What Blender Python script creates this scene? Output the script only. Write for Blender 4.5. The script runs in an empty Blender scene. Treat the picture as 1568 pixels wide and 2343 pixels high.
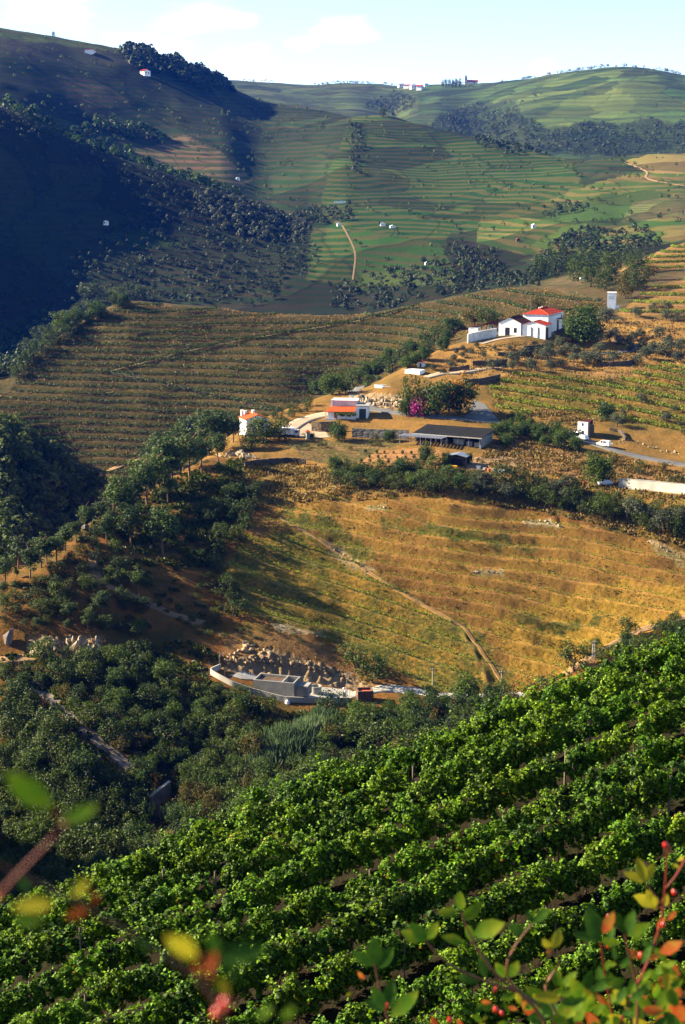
import bpy, math, random
import numpy as np
from bisect import bisect_left
R = math.radians
rnd = random.Random(7)
rng = np.random.default_rng(11)
SC = bpy.context.scene
COL = SC.collection

# ---------------------------------------------------------------- camera, sky, sun, exposure
CAMZ = 200.0
PITCH = R(12.0)
F, CX, CY = 3473.0, 784.0, 1171.0          # focal length and centre in the 1568 x 2342 frame used for placing
cd = bpy.data.cameras.new('camera')
cam = bpy.data.objects.new('camera', cd)
COL.objects.link(cam)
cam.location = (0, 0, CAMZ)
cam.rotation_euler = (R(90) - PITCH, 0, 0)
cd.sensor_fit = 'VERTICAL'
cd.sensor_height = 23.6
cd.sensor_width = 15.8
cd.lens = 35.0
cd.clip_start = 0.1
cd.clip_end = 40000
cd.dof.use_dof = True
cd.dof.focus_distance = 150.0
cd.dof.aperture_fstop = 7.1
SC.camera = cam

SUN_EL = R(27.5)
SUN_AZ = R(-78.0)                          # clockwise from +Y: the sun stands to the left, a little beyond square
sdir = (math.sin(SUN_AZ) * math.cos(SUN_EL), math.cos(SUN_AZ) * math.cos(SUN_EL), math.sin(SUN_EL))
sl = bpy.data.lights.new('sun', 'SUN')
sl.energy = 5.0
sl.angle = R(0.5)
sl.color = (1.0, 0.85, 0.60)
sun = bpy.data.objects.new('sun', sl)
COL.objects.link(sun)
from mathutils import Vector, Matrix
sun.rotation_euler = Vector(sdir).to_track_quat('Z', 'Y').to_euler()
sun.location = (-300, 200, 500)

W = bpy.data.worlds.new('World')
SC.world = W
W.use_nodes = True
nt = W.node_tree
for n in list(nt.nodes):
    nt.nodes.remove(n)
def N(t, typ, **kw):
    n = t.nodes.new(typ)
    for k, v in kw.items():
        setattr(n, k, v)
    return n
wo = N(nt, 'ShaderNodeOutputWorld')
bg = N(nt, 'ShaderNodeBackground')
sky = N(nt, 'ShaderNodeTexSky')
sky.sky_type = 'NISHITA'
sky.sun_disc = False
sky.sun_elevation = SUN_EL
sky.sun_rotation = SUN_AZ
sky.altitude = 3000
sky.air_density = 1.0
sky.dust_density = 0.7
sky.ozone_density = 1.0
bg.inputs['Strength'].default_value = 0.063
# small fair-weather clouds: puffs spread round the sky, the handful in view among them
tc = N(nt, 'ShaderNodeTexCoord')
nz = N(nt, 'ShaderNodeTexNoise')
nz.inputs['Scale'].default_value = 26.0
nz.inputs['Detail'].default_value = 5.0
mp = N(nt, 'ShaderNodeMapping')
mp.inputs['Scale'].default_value = (1.0, 1.0, 2.6)
nt.links.new(tc.outputs['Generated'], mp.inputs['Vector'])
nt.links.new(mp.outputs['Vector'], nz.inputs['Vector'])
def cdir(px, py):
    v = (CY - py) / F
    d = Vector(((px - CX) / F, math.cos(PITCH) + math.sin(PITCH) * v, -math.sin(PITCH) + math.cos(PITCH) * v))
    return d.normalized()
last = None
PUFFS = [(430, 48, .021, 2.6), (545, 46, .011, 2.0), (766, 66, .016, 2.4), (695, 102, .010, 2.2), (560, 163, .026, 1.9),
         (1248, 164, .013, 1.3), (590, 116, .009, 2.0), (350, 105, .018, 2.6), (120, 20, .02, 3), (1500, -120, .03, 2.5), (-300, -60, .03, 2.5),
         (1900, 60, .03, 2.5), (700, -260, .035, 3), (-900, 30, .04, 2.5), (2600, -100, .04, 2.5), (300, -500, .05, 3), (1300, -450, .04, 2.6)]
for (px, py, rad, asp) in PUFFS:
    d = cdir(px, py)
    sub = N(nt, 'ShaderNodeVectorMath', operation='SUBTRACT')
    nt.links.new(tc.outputs['Generated'], sub.inputs[0])
    sub.inputs[1].default_value = d
    ml = N(nt, 'ShaderNodeVectorMath', operation='MULTIPLY')
    nt.links.new(sub.outputs[0], ml.inputs[0])
    ml.inputs[1].default_value = (1 / (rad * asp / 1.6), 1 / rad, 1.6 / rad)
    ln = N(nt, 'ShaderNodeVectorMath', operation='LENGTH')
    nt.links.new(ml.outputs[0], ln.inputs[0])
    mr = N(nt, 'ShaderNodeMapRange')
    mr.inputs['From Min'].default_value = 0.0
    mr.inputs['From Max'].default_value = 1.5
    mr.inputs['To Min'].default_value = 1.0
    mr.inputs['To Max'].default_value = 0.0
    nt.links.new(ln.outputs['Value'], mr.inputs['Value'])
    if last is None:
        last = mr.outputs[0]
    else:
        mx = N(nt, 'ShaderNodeMath', operation='MAXIMUM')
        nt.links.new(last, mx.inputs[0])
        nt.links.new(mr.outputs[0], mx.inputs[1])
        last = mx.outputs[0]
ad = N(nt, 'ShaderNodeMath', operation='MULTIPLY_ADD')
nt.links.new(nz.outputs['Fac'], ad.inputs[0])
ad.inputs[1].default_value = 1.6
nt.links.new(last, ad.inputs[2])
cr = N(nt, 'ShaderNodeMapRange', interpolation_type='SMOOTHSTEP')
cr.inputs['From Min'].default_value = 1.12
cr.inputs['From Max'].default_value = 1.95
nt.links.new(ad.outputs[0], cr.inputs['Value'])
mg = N(nt, 'ShaderNodeMath', operation='MULTIPLY')
nt.links.new(cr.outputs[0], mg.inputs[0])
mg.inputs[1].default_value = 0.55
pres = N(nt, 'ShaderNodeMath', operation='GREATER_THAN')
nt.links.new(last, pres.inputs[0])
pres.inputs[1].default_value = 0.0
mg2 = N(nt, 'ShaderNodeMath', operation='MULTIPLY')
nt.links.new(mg.outputs[0], mg2.inputs[0])
nt.links.new(pres.outputs[0], mg2.inputs[1])
mixc = N(nt, 'ShaderNodeMix', data_type='RGBA')
nt.links.new(mg2.outputs[0], mixc.inputs[0])
nt.links.new(sky.outputs[0], mixc.inputs[6])
mixc.inputs[7].default_value = (7.5, 7.6, 7.6, 1)
nt.links.new(mixc.outputs[2], bg.inputs['Color'])
nt.links.new(bg.outputs[0], wo.inputs['Surface'])

SC.view_settings.view_transform = 'Standard'
SC.view_settings.look = 'None'
SC.view_settings.exposure = 2.3
SC.view_settings.gamma = 1.0
SC.view_settings.use_curve_mapping = False
SC.cycles.max_bounces = 5
SC.cycles.diffuse_bounces = 2
SC.cycles.glossy_bounces = 2
SC.cycles.transmission_bounces = 2
SC.cycles.transparent_max_bounces = 4
SC.cycles.volume_bounces = 0
SC.cycles.use_denoising = True

# ---------------------------------------------------------------- the lie of the land
# Each line below is a crest, foot, road or stream of the valley; a node gives where it is seen (px, py in a 1568 x 2342 frame)
# and how far off it lies (metres along +Y), which fixes it in space. The land is spanned from line to line; some unseen left nodes are raised to cast shade.
cP, sP = math.cos(PITCH), math.sin(PITCH)
def se(px, py):
    v = (CY - py) / F
    dy = cP + sP * v
    return (px - CX) / F / dy, (-sP + cP * v) / dy
def unproj(px, py, Y):
    s, e = se(px, py)
    return (s * Y, Y, CAMZ + e * Y)
def proj(x, y, z):
    z = z - CAMZ
    yc = y * cP - z * sP
    up = y * sP + z * cP
    return CX + F * x / yc, CY - F * up / yc

FG_H, FG_A = 28.0, 0.31                      # the vineyard slope below the camera: z = -FG_H + FG_A x
KEYS = [
 ('drop',   [(-900,1500,150),(-400,1950,150),(0,2150,150),(400,2050,155),(800,1900,165),(1200,1720,185),(1568,1590,200),(1950,1500,210)]),
 ('stream', [(-900,1130,235),(-400,1760,240),(-150,2050,248),(0,2040,255),(200,1985,264),(400,1915,272),(600,1830,280),(800,1760,290),(1000,1690,302),(1200,1625,318),(1400,1565,332),(1568,1510,340),(1950,1420,350)]),  # far-left nodes here and in low: unseen bank raised to shade the ravine
 ('low',    [(-900,1300,280),(-400,1680,280),(0,1720,300),(200,1720,295),(400,1730,297),(600,1700,300),(800,1680,306),(1000,1650,316),(1200,1605,327),(1400,1540,340),(1568,1470,350),(1950,1380,358)]),
 ('road',   [(-400,1600,315),(0,1530,322),(200,1560,318),(400,1570,321),(470,1553,326),(600,1598,322),(740,1609,324.5),(820,1603,328),(1000,1594,332),(1200,1587,336),(1300,1540,345),(1400,1490,352),(1568,1425,360),(1950,1340,368)]),
 ('cliff0', [(-400,1550,322),(0,1490,328),(200,1500,328),(400,1500,337),(480,1525,335),(530,1525,337),(600,1540,337),(700,1555,337),(800,1578,334.5),(1000,1585,335.0),(1200,1578,339),(1300,1530,348),(1400,1480,355),(1568,1415,363),(1950,1330,371)]),
 ('cliff1', [(-400,1500,330),(0,1440,333),(200,1430,338),(400,1440,347),(500,1490,341),(600,1500,341.5),(700,1520,341),(800,1545,340.5),(1000,1560,340.5),(1200,1555,343.5),(1300,1515,351),(1400,1465,358),(1568,1400,366),(1950,1320,374)]),
 ('vmid',   [(-400,1380,350),(0,1370,345),(200,1320,353),(400,1300,370),(500,1320,371),(600,1330,370),(800,1340,374),(1000,1340,375),(1200,1340,377),(1400,1310,384),(1568,1320,380),(1950,1250,388)]),
 ('vtop',   [(-400,1290,372),(0,1330,352),(200,1230,375),(400,1170,399),(500,1150,406),(600,1150,407),(750,1132,412),(1000,1132,413),(1200,1167,411),(1400,1207,404),(1568,1257,394),(1950,1180,400)]),
 ('bank',   [(-400,1280,380),(0,1312,362),(120,1262,372),(220,1188,388),(300,1142,408),(400,1088,430),(500,1048,452),(600,1072,440),(700,1087,436),(800,1084,436),(1000,1078,438),(1200,1090,436),(1350,1114,428),(1400,1118,426),(1568,1130,412),(1950,1100,400)]),
 ('yard',   [(-400,1290,400),(0,1330,395),(120,1280,400),(220,1200,415),(300,1152,430),(400,1095,452),(500,1042,465),(600,1030,466),(800,1032,466),(1000,1042,456),(1200,1057,453),(1350,1078,445),(1568,1088,442),(1950,1040,460)]),
 ('shelf',  [(-400,1300,420),(0,1340,420),(220,1230,445),(400,1125,480),(500,1022,483),(580,997,489),(700,1000,487),(800,995,487),(1000,995,480),(1120,1002,477),(1200,1000,480),(1270,985,489),(1330,1008,478),(1400,1030,469),(1450,1043,464),(1568,1065,455),(1950,1010,475)]),
 ('lane',   [(-400,1300,450),(0,1330,455),(220,1250,480),(400,1140,510),(500,1014,508),(600,968,506),(700,950,513),(800,938,519),(900,945,514),(1000,950,509),(1140,962,503),(1250,945,509),(1350,960,503),(1568,985,492),(1950,940,510)]),
 ('mound',  [(-400,1260,480),(0,1290,485),(220,1270,515),(400,1145,545),(500,1014,535),(600,957,520),(700,922,538),(770,900,550),(830,898,541),(900,870,550),(1000,850,561),(1150,862,553),(1350,870,557),(1568,880,550),(1950,850,565)]),
 ('olive',  [(-400,1150,530),(0,1180,525),(220,1260,545),(400,1150,580),(500,1045,570),(600,1000,560),(700,950,570),(770,905,572),(830,888,566),(900,852,572),(1000,808,588),(1150,797,592),(1350,790,612),(1568,800,605),(1950,770,620)]),
 ('winery', [(-400,960,570),(-100,950,585),(0,985,585),(100,1045,590),(200,1110,598),(300,1150,605),(400,1145,610),(500,1080,600),(600,1030,600),(700,980,600),(800,930,605),(900,870,600),(1000,802,606),(1075,780,614),(1200,766,620),(1350,765,634),(1568,745,645),(1950,720,660)]),
 ('gorge',  [(-400,1000,610),(0,1020,630),(200,1125,632),(400,1125,632),(600,1010,640),(800,920,645),(1000,815,640),(1200,745,650),(1350,730,670),(1568,715,672),(1950,690,690)]),
 ('spur0',  [(-400,960,650),(0,955,680),(200,1040,662),(400,1045,656),(600,940,668),(800,870,688),(1000,790,680),(1200,720,690),(1350,708,700),(1400,702,705),(1568,680,712),(1950,650,730)]),
 ('spur1',  [(-400,880,700),(0,905,708),(200,870,710),(400,860,705),(600,820,712),(800,800,718),(1000,740,735),(1200,690,742),(1350,680,735),(1568,630,780),(1950,600,800)]),
 ('spurc',  [(-400,860,730),(0,865,730),(100,795,745),(200,726,772),(310,688,785),(400,694,787),(500,705,790),(700,720,790),(800,721,788),(900,706,795),(1000,686,808),(1100,667,815),(1200,657,820),(1350,642,810),(1450,602,840),(1568,555,890),(1950,520,920)]),
 ('back0',  [(-400,900,900),(0,900,900),(200,780,920),(400,755,930),(600,765,930),(800,760,930),(1000,715,930),(1200,680,920),(1400,615,930),(1568,580,980),(1950,550,1000)]),
 ('back1',  [(-400,880,1040),(0,850,1070),(200,770,1080),(400,760,1080),(600,765,1090),(800,750,1100),(1000,705,1080),(1200,655,1070),(1400,600,1060),(1568,565,1080),(1950,540,1100)]),
 ('mbase',  [(-900,400,1150),(-400,500,1180),(0,740,1200),(200,690,1240),(400,690,1260),(600,700,1250),(800,700,1240),(1000,640,1215),(1200,610,1200),(1400,555,1200),(1568,535,1160),(1950,500,1180)]),
 ('mmid',   [(-900,190,1330),(-400,300,1350),(0,500,1350),(200,500,1400),(400,540,1395),(600,590,1370),(700,600,1360),(800,575,1365),(1000,545,1385),(1200,530,1370),(1400,490,1370),(1568,490,1300),(1950,450,1330)]),  # far-left nodes from mbase to hill0: unseen slope raised to shade the mountain
 ('crest1', [(-900,-40,1480),(-400,80,1500),(0,248,1520),(100,290,1530),(200,335,1540),(300,370,1530),(400,405,1520),(500,440,1515),(600,480,1515),(690,520,1490),(740,522,1480),(800,505,1480),(1000,500,1480),(1200,470,1500),(1400,440,1500),(1568,440,1440),(1950,410,1450)]),
 ('hill0',  [(-900,-30,1580),(-400,88,1580),(0,256,1600),(200,348,1620),(400,418,1610),(500,452,1600),(600,487,1600),(700,500,1580),(800,465,1570),(1000,450,1600),(1200,430,1600),(1400,400,1610),(1568,400,1580),(1950,380,1600)]),
 ('hill1',  [(-900,-80,1850),(-400,60,1850),(0,170,1850),(200,235,1900),(400,320,1880),(500,330,1900),(600,370,1900),(700,375,1850),(800,370,1780),(1000,370,1800),(1200,385,1730),(1400,370,1695),(1568,370,1675),(1950,360,1690)]),
 ('hillc',  [(-900,-200,2100),(-400,-60,2150),(0,58,2200),(120,80,2230),(280,110,2280),(400,135,2350),(480,175,2400),(540,208,2430),(600,228,2400),(700,252,2300),(800,264,2180),(870,268,2120),(950,285,2060),(1100,325,1930),(1200,348,1860),(1300,366,1790),(1400,364,1740),(1480,357,1740),(1568,356,1760),(1950,350,1800)]),
 ('dip',    [(-900,-150,2500),(-400,-20,2500),(0,90,2500),(400,170,2700),(540,270,2750),(700,320,2600),(800,330,2500),(1000,350,2350),(1200,380,2150),(1400,400,2050),(1568,390,2080),(1950,380,2100)]),
 ('far0',   [(-400,50,2900),(0,110,2900),(400,200,3050),(540,280,3050),(700,280,3000),(800,290,2950),(1000,310,2750),(1200,355,2550),(1400,358,2450),(1568,358,2420),(1950,360,2500)]),
 ('far1',   [(-400,90,3300),(0,120,3300),(400,210,3500),(540,225,3600),(700,238,3600),(800,235,3600),(900,262,3500),(960,240,3500),(1000,245,3400),(1100,285,3150),(1200,262,3000),(1300,270,2900),(1400,275,2850),(1568,275,2800),(1950,290,2900)]),
 ('farc',   [(-400,120,4000),(0,130,4200),(400,180,4300),(540,182,4300),(600,186,4300),(690,194,4300),(800,189,4300),(860,190,4300),(930,196,4200),(1060,191,4100),(1170,184,4000),(1270,171,3800),(1350,158,3650),(1430,152,3550),(1500,156,3550),(1568,171,3600),(1950,215,3700)]),
 ('end0',   [(-400,260,5600),(400,260,5600),(800,260,5600),(1568,260,5600)]),
 ('end1',   [(-400,330,6800),(800,330,6800),(1568,330,6800)]),
]
KN = [k for k, _ in KEYS]
KI = {k: i + 6 for i, k in enumerate(KN)}    # six analytic lines come first

def pchip(x, y, xq):
    x = np.asarray(x, float); y = np.asarray(y, float)
    h = np.diff(x); d = np.diff(y) / h
    m = np.zeros_like(y)
    for i in range(1, len(x) - 1):
        if d[i - 1] * d[i] > 0:
            w1, w2 = 2 * h[i] + h[i - 1], h[i] + 2 * h[i - 1]
            m[i] = (w1 + w2) / (w1 / d[i - 1] + w2 / d[i])
    m[0], m[-1] = d[0], d[-1]
    xc = np.clip(xq, x[0], x[-1])
    i = np.clip(np.searchsorted(x, xc) - 1, 0, len(x) - 2)
    t = (xc - x[i]) / h[i]
    return ((1 + 2 * t) * (1 - t) ** 2 * y[i] + t * (1 - t) ** 2 * h[i] * m[i] + t * t * (3 - 2 * t) * y[i + 1] + t * t * (t - 1) * h[i] * m[i + 1])

core = np.linspace(-0.262, 0.262, 620)
ext = 0.262 + np.cumsum(np.linspace(0.0015, 0.028, 44))
SG = np.concatenate([-ext[::-1], core, ext])
NS = len(SG)
kY, kE = [], []
def fgE(Y, s):
    return (-FG_H + FG_A * s * Y) / Y
for (Y, z) in ((0.7, -1.75), (2.2, -2.7), (7, -7.8)):
    kY.append(np.full(NS, Y)); kE.append(np.full(NS, z / Y))
kY.append(np.full(NS, 20.0)); kE.append(np.minimum(-19.0 / 20 + 0.25 * SG, -.75))
sc_ = np.clip(SG, -0.5, 0.5)
kY.append(np.full(NS, 34.0)); kE.append(fgE(34.0, sc_))
Yk0 = 66.6 / (1 - .30 * np.clip(SG, -.5, .5))
kY.append(Yk0); kE.append(fgE(Yk0, sc_))
for name, nodes in KEYS:
    pts = sorted((se(px, py)[0], se(px, py)[1], Y) for px, py, Y in nodes)
    xs = [p[0] for p in pts]
    kY.append(np.exp(pchip(xs, [math.log(p[2]) for p in pts], SG)))
    kE.append(pchip(xs, [p[1] for p in pts], SG))
kY = np.array(kY); kE = np.array(kE)
for k in range(1, len(kY)):
    kY[k] = np.maximum(kY[k], kY[k - 1] * 1.004)
NK = len(kY)
kT = np.log(kY)
# rows per gap between lines
NR = [2, 3, 4, 6, 16, 8, 8, 12, 14, 14, 16, 56, 46, 26, 20, 16, 18, 22, 20, 16, 14, 24, 44, 44, 8, 8, 16, 40, 40, 10, 34, 40, 6, 12, 20, 24, 6, 4]
while len(NR) < NK - 1:
    NR.append(12)
kap = [0.0]
for k in range(NK - 1):
    kap += [k + (j + 1) / NR[k] for j in range(NR[k])]
kap = np.array(kap)
NT = len(kap)
kint = np.minimum(kap.astype(int), NK - 2)
fr = (kap - kint)[:, None]
T = kT[kint] * (1 - fr) + kT[kint + 1] * fr          # NT x NS  ln Y
# monotone cubic along each column
hh = np.diff(kT, axis=0); dd = np.diff(kE, axis=0) / hh
M = np.zeros_like(kE)
for i in range(1, NK - 1):
    w1, w2 = 2 * hh[i] + hh[i - 1], hh[i] + 2 * hh[i - 1]
    ok = dd[i - 1] * dd[i] > 0
    with np.errstate(divide='ignore', invalid='ignore'):
        M[i] = np.where(ok, (w1 + w2) / (w1 / dd[i - 1] + w2 / dd[i]), 0)
M[0], M[-1] = dd[0], dd[-1]
H0, M0, M1, E0, E1 = hh[kint], M[kint], M[kint + 1], kE[kint], kE[kint + 1]
E = ((1 + 2 * fr) * (1 - fr) ** 2 * E0 + fr * (1 - fr) ** 2 * H0 * M0 + fr ** 2 * (3 - 2 * fr) * E1 + fr ** 2 * (fr - 1) * H0 * M1)
YG = np.exp(T)
XG = SG[None, :] * YG
# soft value noise
def vnoise(x, y, seed=0):
    xi, yi = np.floor(x).astype(np.int64), np.floor(y).astype(np.int64)
    fx, fy = x - xi, y - yi
    fx = fx * fx * (3 - 2 * fx); fy = fy * fy * (3 - 2 * fy)
    def hsh(a, b):
        n = (a * 374761393 + b * 668265263 + seed * 974634777) & 0xffffffff
        n = ((n ^ (n >> 13)) * 1274126177) & 0xffffffff
        return ((n ^ (n >> 16)) & 0xffff) / 65535.0
    a, b, c, d = hsh(xi, yi), hsh(xi + 1, yi), hsh(xi, yi + 1), hsh(xi + 1, yi + 1)
    return (a * (1 - fx) + b * fx) * (1 - fy) + (c * (1 - fx) + d * fx) * fy
def fbm(x, y, o=4, seed=0):
    v, a, t = 0, 0.5, 0
    for i in range(o):
        v = v + a * vnoise(x * 2 ** i, y * 2 ** i, seed + i); t += a; a *= 0.5
    return v / t
PXG = CX + F * XG / (YG * cP - E * YG * sP)
PYG = CY - F * (YG * sP + E * YG * cP) / (YG * cP - E * YG * sP)

def inpoly(px, py, poly):
    ins = np.zeros(np.shape(px), bool)
    n = len(poly)
    for i in range(n):
        x1, y1 = poly[i]; x2, y2 = poly[(i + 1) % n]
        c = ((y1 > py) != (y2 > py)) & (px < (x2 - x1) * (py - y1) / ((y2 - y1) or 1e-9) + x1)
        ins ^= c
    return ins
_jit = {}
def softpoly(poly, k0=None, k1=None, jit=14, scale=.03, seed=3):
    if (scale, seed) not in _jit:
        _jit[(scale, seed)] = ((fbm(PXG * scale, PYG * scale, 3, seed) - .5) * 2, (fbm(PXG * scale, PYG * scale, 3, seed + 9) - .5) * 2)
    jx, jy = (a * jit for a in _jit[(scale, seed)])
    m = inpoly(PXG + jx, PYG + jy, poly)
    if k0: m &= (kap >= KI[k0])[:, None]
    if k1: m &= (kap <= KI[k1])[:, None]
    return m
ZG = E * YG
# broken ground: small everywhere, gullies on the far mountains
amp = np.interp(YG, [10, 80, 300, 700, 1200, 2000, 5000], [0.12, 0.3, 0.9, 0.8, 3.5, 5.5, 4])
wl = np.interp(YG, [10, 80, 300, 700, 1200, 2000, 5000], [4, 8, 16, 24, 110, 170, 260])
rough = (fbm(XG / 13, YG / 13, 4, 1) - .5) * 2
big = (fbm(XG / 120, YG / 150, 4, 5) - .5) * 2
wfar = np.clip((YG - 900) / 400, 0, 1)
ZG = ZG + (rough * np.minimum(amp, 0.9) * (1 - wfar) + big * amp * wfar * 1.3) * np.clip((YG - 5) / 20, 0, 1)

# ---- level pads and calm ground
CALM = [([(440,1500),(620,1480),(860,1560),(1210,1570),(1210,1605),(850,1625),(640,1625),(470,1560)], 'stream', 'cliff0'),
        ([(500,960),(840,880),(1160,900),(1160,990),(1560,1080),(1560,1130),(800,1080),(640,1010),(540,1010)], 'yard', 'mound'),
        ([(1060,740),(1330,720),(1330,800),(1060,810)], 'olive', 'gorge')]
base = E * YG
for poly, a, b in CALM:
    m = softpoly(poly, a, b, jit=2).astype(float)
    for _ in range(3):
        m[1:-1] = (m[:-2] + m[1:-1] * 2 + m[2:]) / 4
        m[:, 1:-1] = (m[:, :-2] + m[:, 1:-1] * 2 + m[:, 2:]) / 4
    ZG = ZG * (1 - .85 * m) + base * .85 * m

# ---- terraces: the slope is cut into benches along lines of equal L
SOFT = base + (rough * .35) * (1 - wfar)
TERR = {}
def terrace(name, poly, k0, k1, tilt, h, strength, jit=10, bench=.5, wob=.0):
    m = softpoly(poly, k0, k1, jit=jit)
    L = SOFT + tilt * XG + (fbm(XG / 30, YG / 30, 2, 40) - .5) * wob
    f = (L / h) % 1.0
    pr = np.where(f < bench, f * .06 / bench, .06 + .94 * np.clip((f - bench) / (1 - bench), 0, 1))
    ms = m.astype(float)
    for _ in range(2):
        ms[1:-1] = (ms[:-2] + ms[1:-1] * 2 + ms[2:]) / 4
        ms[:, 1:-1] = (ms[:, :-2] + ms[:, 1:-1] * 2 + ms[:, 2:]) / 4
    global ZG
    ZG = ZG + (pr - f) * h * strength * ms
    TERR[name] = (L, m, h, f, bench)
P_BROWN_A = [(560,1225),(640,1150),(750,1133),(1000,1135),(1200,1170),(1400,1212),(1568,1262),(1640,1275),(1640,1390),(1568,1402),(1400,1470),(1290,1545),(1195,1588),(1130,1570),(1060,1430),(900,1330),(720,1215)]
P_BROWN_B = [(510,1300),(560,1230),(700,1210),(900,1335),(1050,1430),(1110,1560),(1160,1586),(1000,1583),(930,1545),(800,1480),(700,1440),(540,1395)]
P_SPUR = [(20,900),(90,800),(215,728),(320,690),(500,708),(760,724),(900,708),(1100,668),(1230,660),(1390,690),(1390,720),(1180,745),(1080,770),(930,850),(820,905),(700,960),(560,960),(420,1060),(330,1110),(215,1110),(120,1040),(0,960),(-60,900)]
P_RVINE = [(1110,880),(1180,850),(1300,855),(1420,870),(1500,830),(1700,820),(1700,1050),(1560,1040),(1440,985),(1380,960),(1290,945),(1140,950)]
P_RTOP = [(1410,720),(1480,660),(1570,640),(1700,630),(1700,720),(1568,720),(1440,735)]
P_RTOP2 = [(1400,612),(1480,580),(1560,550),(1700,530),(1700,610),(1420,622)]
P_OLIVE = [(1000,860),(1080,790),(1250,780),(1360,740),(1440,730),(1568,730),(1640,740),(1640,830),(1500,850),(1300,850),(1180,845),(1100,870)]
terrace('brown', P_BROWN_A, 'cliff0', 'bank', .12, 2.35, 1.05, wob=3.0, bench=.42)
terrace('brownlow', P_BROWN_B, 'cliff0', 'bank', .27, 2.3, 1.0, wob=2.4, bench=.42)
terrace('spur', P_SPUR, 'gorge', 'spurc', .0, 2.75, .75, jit=6)
terrace('rvine', P_RVINE, 'lane', 'winery', .10, 1.9, .8, wob=.6)
terrace('rtop', P_RTOP, 'winery', 'spurc', -.03, 2.0, .9, jit=3)
terrace('rtop2', P_RTOP2, 'spur0', 'spurc', -.02, 2.0, .9, jit=3)
terrace('olive', P_OLIVE, 'lane', 'gorge', .06, 2.6, .8, bench=.7, wob=1.0)
# the cut rock face behind the tank yard and below the pool
def crag(poly, k0, k1, a, seed):
    global ZG
    m = softpoly(poly, k0, k1, jit=4)
    r = np.abs(fbm(XG / 2.6, YG / 2.0, 3, seed) - .5) * 2
    ZG = ZG + m * (r - .35) * a
P_CRAG = [[(505,1530),(560,1500),(620,1482),(760,1525),(860,1560),(850,1575),(700,1556),(560,1540)],
          [(800,905),(850,900),(925,905),(925,935),(880,940),(820,930)],
          [(60,1455),(240,1450),(240,1490),(60,1495)]]
crag(P_CRAG[0], 'road', 'vmid', 2.2, 61)
crag(P_CRAG[1], 'shelf', 'olive', 1.6, 62)
crag(P_CRAG[2], 'low', 'vmid', 2.6, 63)

ZW = ZG + CAMZ
EV = ZG / YG
# ---- lookups
def _col(s):
    i = min(max(int(np.searchsorted(SG, s)) - 1, 0), NS - 2)
    return i, (s - SG[i]) / (SG[i + 1] - SG[i])
def ground(x, y):
    """height of the land at x, y"""
    s = x / y; t = math.log(y)
    i, f = _col(s)
    a = np.interp(t, T[:, i], ZW[:, i]); b = np.interp(t, T[:, i + 1], ZW[:, i + 1])
    return a * (1 - f) + b * f
def pick(px, py, k0=None):
    """the nearest point of the land seen at px, py"""
    s, e = se(px, py)
    i, f = _col(s)
    ev = EV[:, i] * (1 - f) + EV[:, i + 1] * f
    tt = T[:, i] * (1 - f) + T[:, i + 1] * f
    j0 = int(np.searchsorted(kap, KI[k0])) if k0 else int(np.searchsorted(kap, 3.5))
    idx = np.nonzero(ev[j0:] >= e)[0]
    if len(idx) == 0:
        idx = [int(np.argmax(ev[j0:]))]
    j = idx[0] + j0
    if j == j0:
        t = tt[j]
    else:
        g = (e - ev[j - 1]) / (ev[j] - ev[j - 1] + 1e-12)
        t = tt[j - 1] + g * (tt[j] - tt[j - 1])
    y = math.exp(t)
    return Vector((s * y, y, ground(s * y, y)))

# ---------------------------------------------------------------- materials
def new_mat(name):
    m = bpy.data.materials.new(name)
    m.use_nodes = True
    t = m.node_tree
    return m, t, t.nodes['Principled BSDF']
def plain(name, col, rough=.8, var=.12, scale=3.0, bump=0.0, metal=0.0, spec=.3):
    m, t, b = new_mat(name)
    n = N(t, 'ShaderNodeTexNoise'); n.inputs['Scale'].default_value = scale; n.inputs['Detail'].default_value = 4
    tcn = N(t, 'ShaderNodeTexCoord'); t.links.new(tcn.outputs['Object'], n.inputs['Vector'])
    r = N(t, 'ShaderNodeMapRange'); t.links.new(n.outputs['Fac'], r.inputs['Value'])
    r.inputs['From Min'].default_value = .25; r.inputs['From Max'].default_value = .75
    r.inputs['To Min'].default_value = 1 - var * 1.5; r.inputs['To Max'].default_value = 1 + var
    x = N(t, 'ShaderNodeMix', data_type='RGBA', blend_type='MULTIPLY'); x.inputs[0].default_value = 1
    x.inputs[6].default_value = (*col, 1)
    cb = N(t, 'ShaderNodeCombineColor')
    for k in range(3): t.links.new(r.outputs[0], cb.inputs[k])
    t.links.new(cb.outputs[0], x.inputs[7])
    t.links.new(x.outputs[2], b.inputs['Base Color'])
    b.inputs['Roughness'].default_value = rough
    b.inputs['Metallic'].default_value = metal
    b.inputs['Specular IOR Level'].default_value = spec
    if bump:
        bp = N(t, 'ShaderNodeBump'); bp.inputs['Strength'].default_value = bump; bp.inputs['Distance'].default_value = .1
        t.links.new(n.outputs['Fac'], bp.inputs['Height']); t.links.new(bp.outputs[0], b.inputs['Normal'])
    return m
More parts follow.
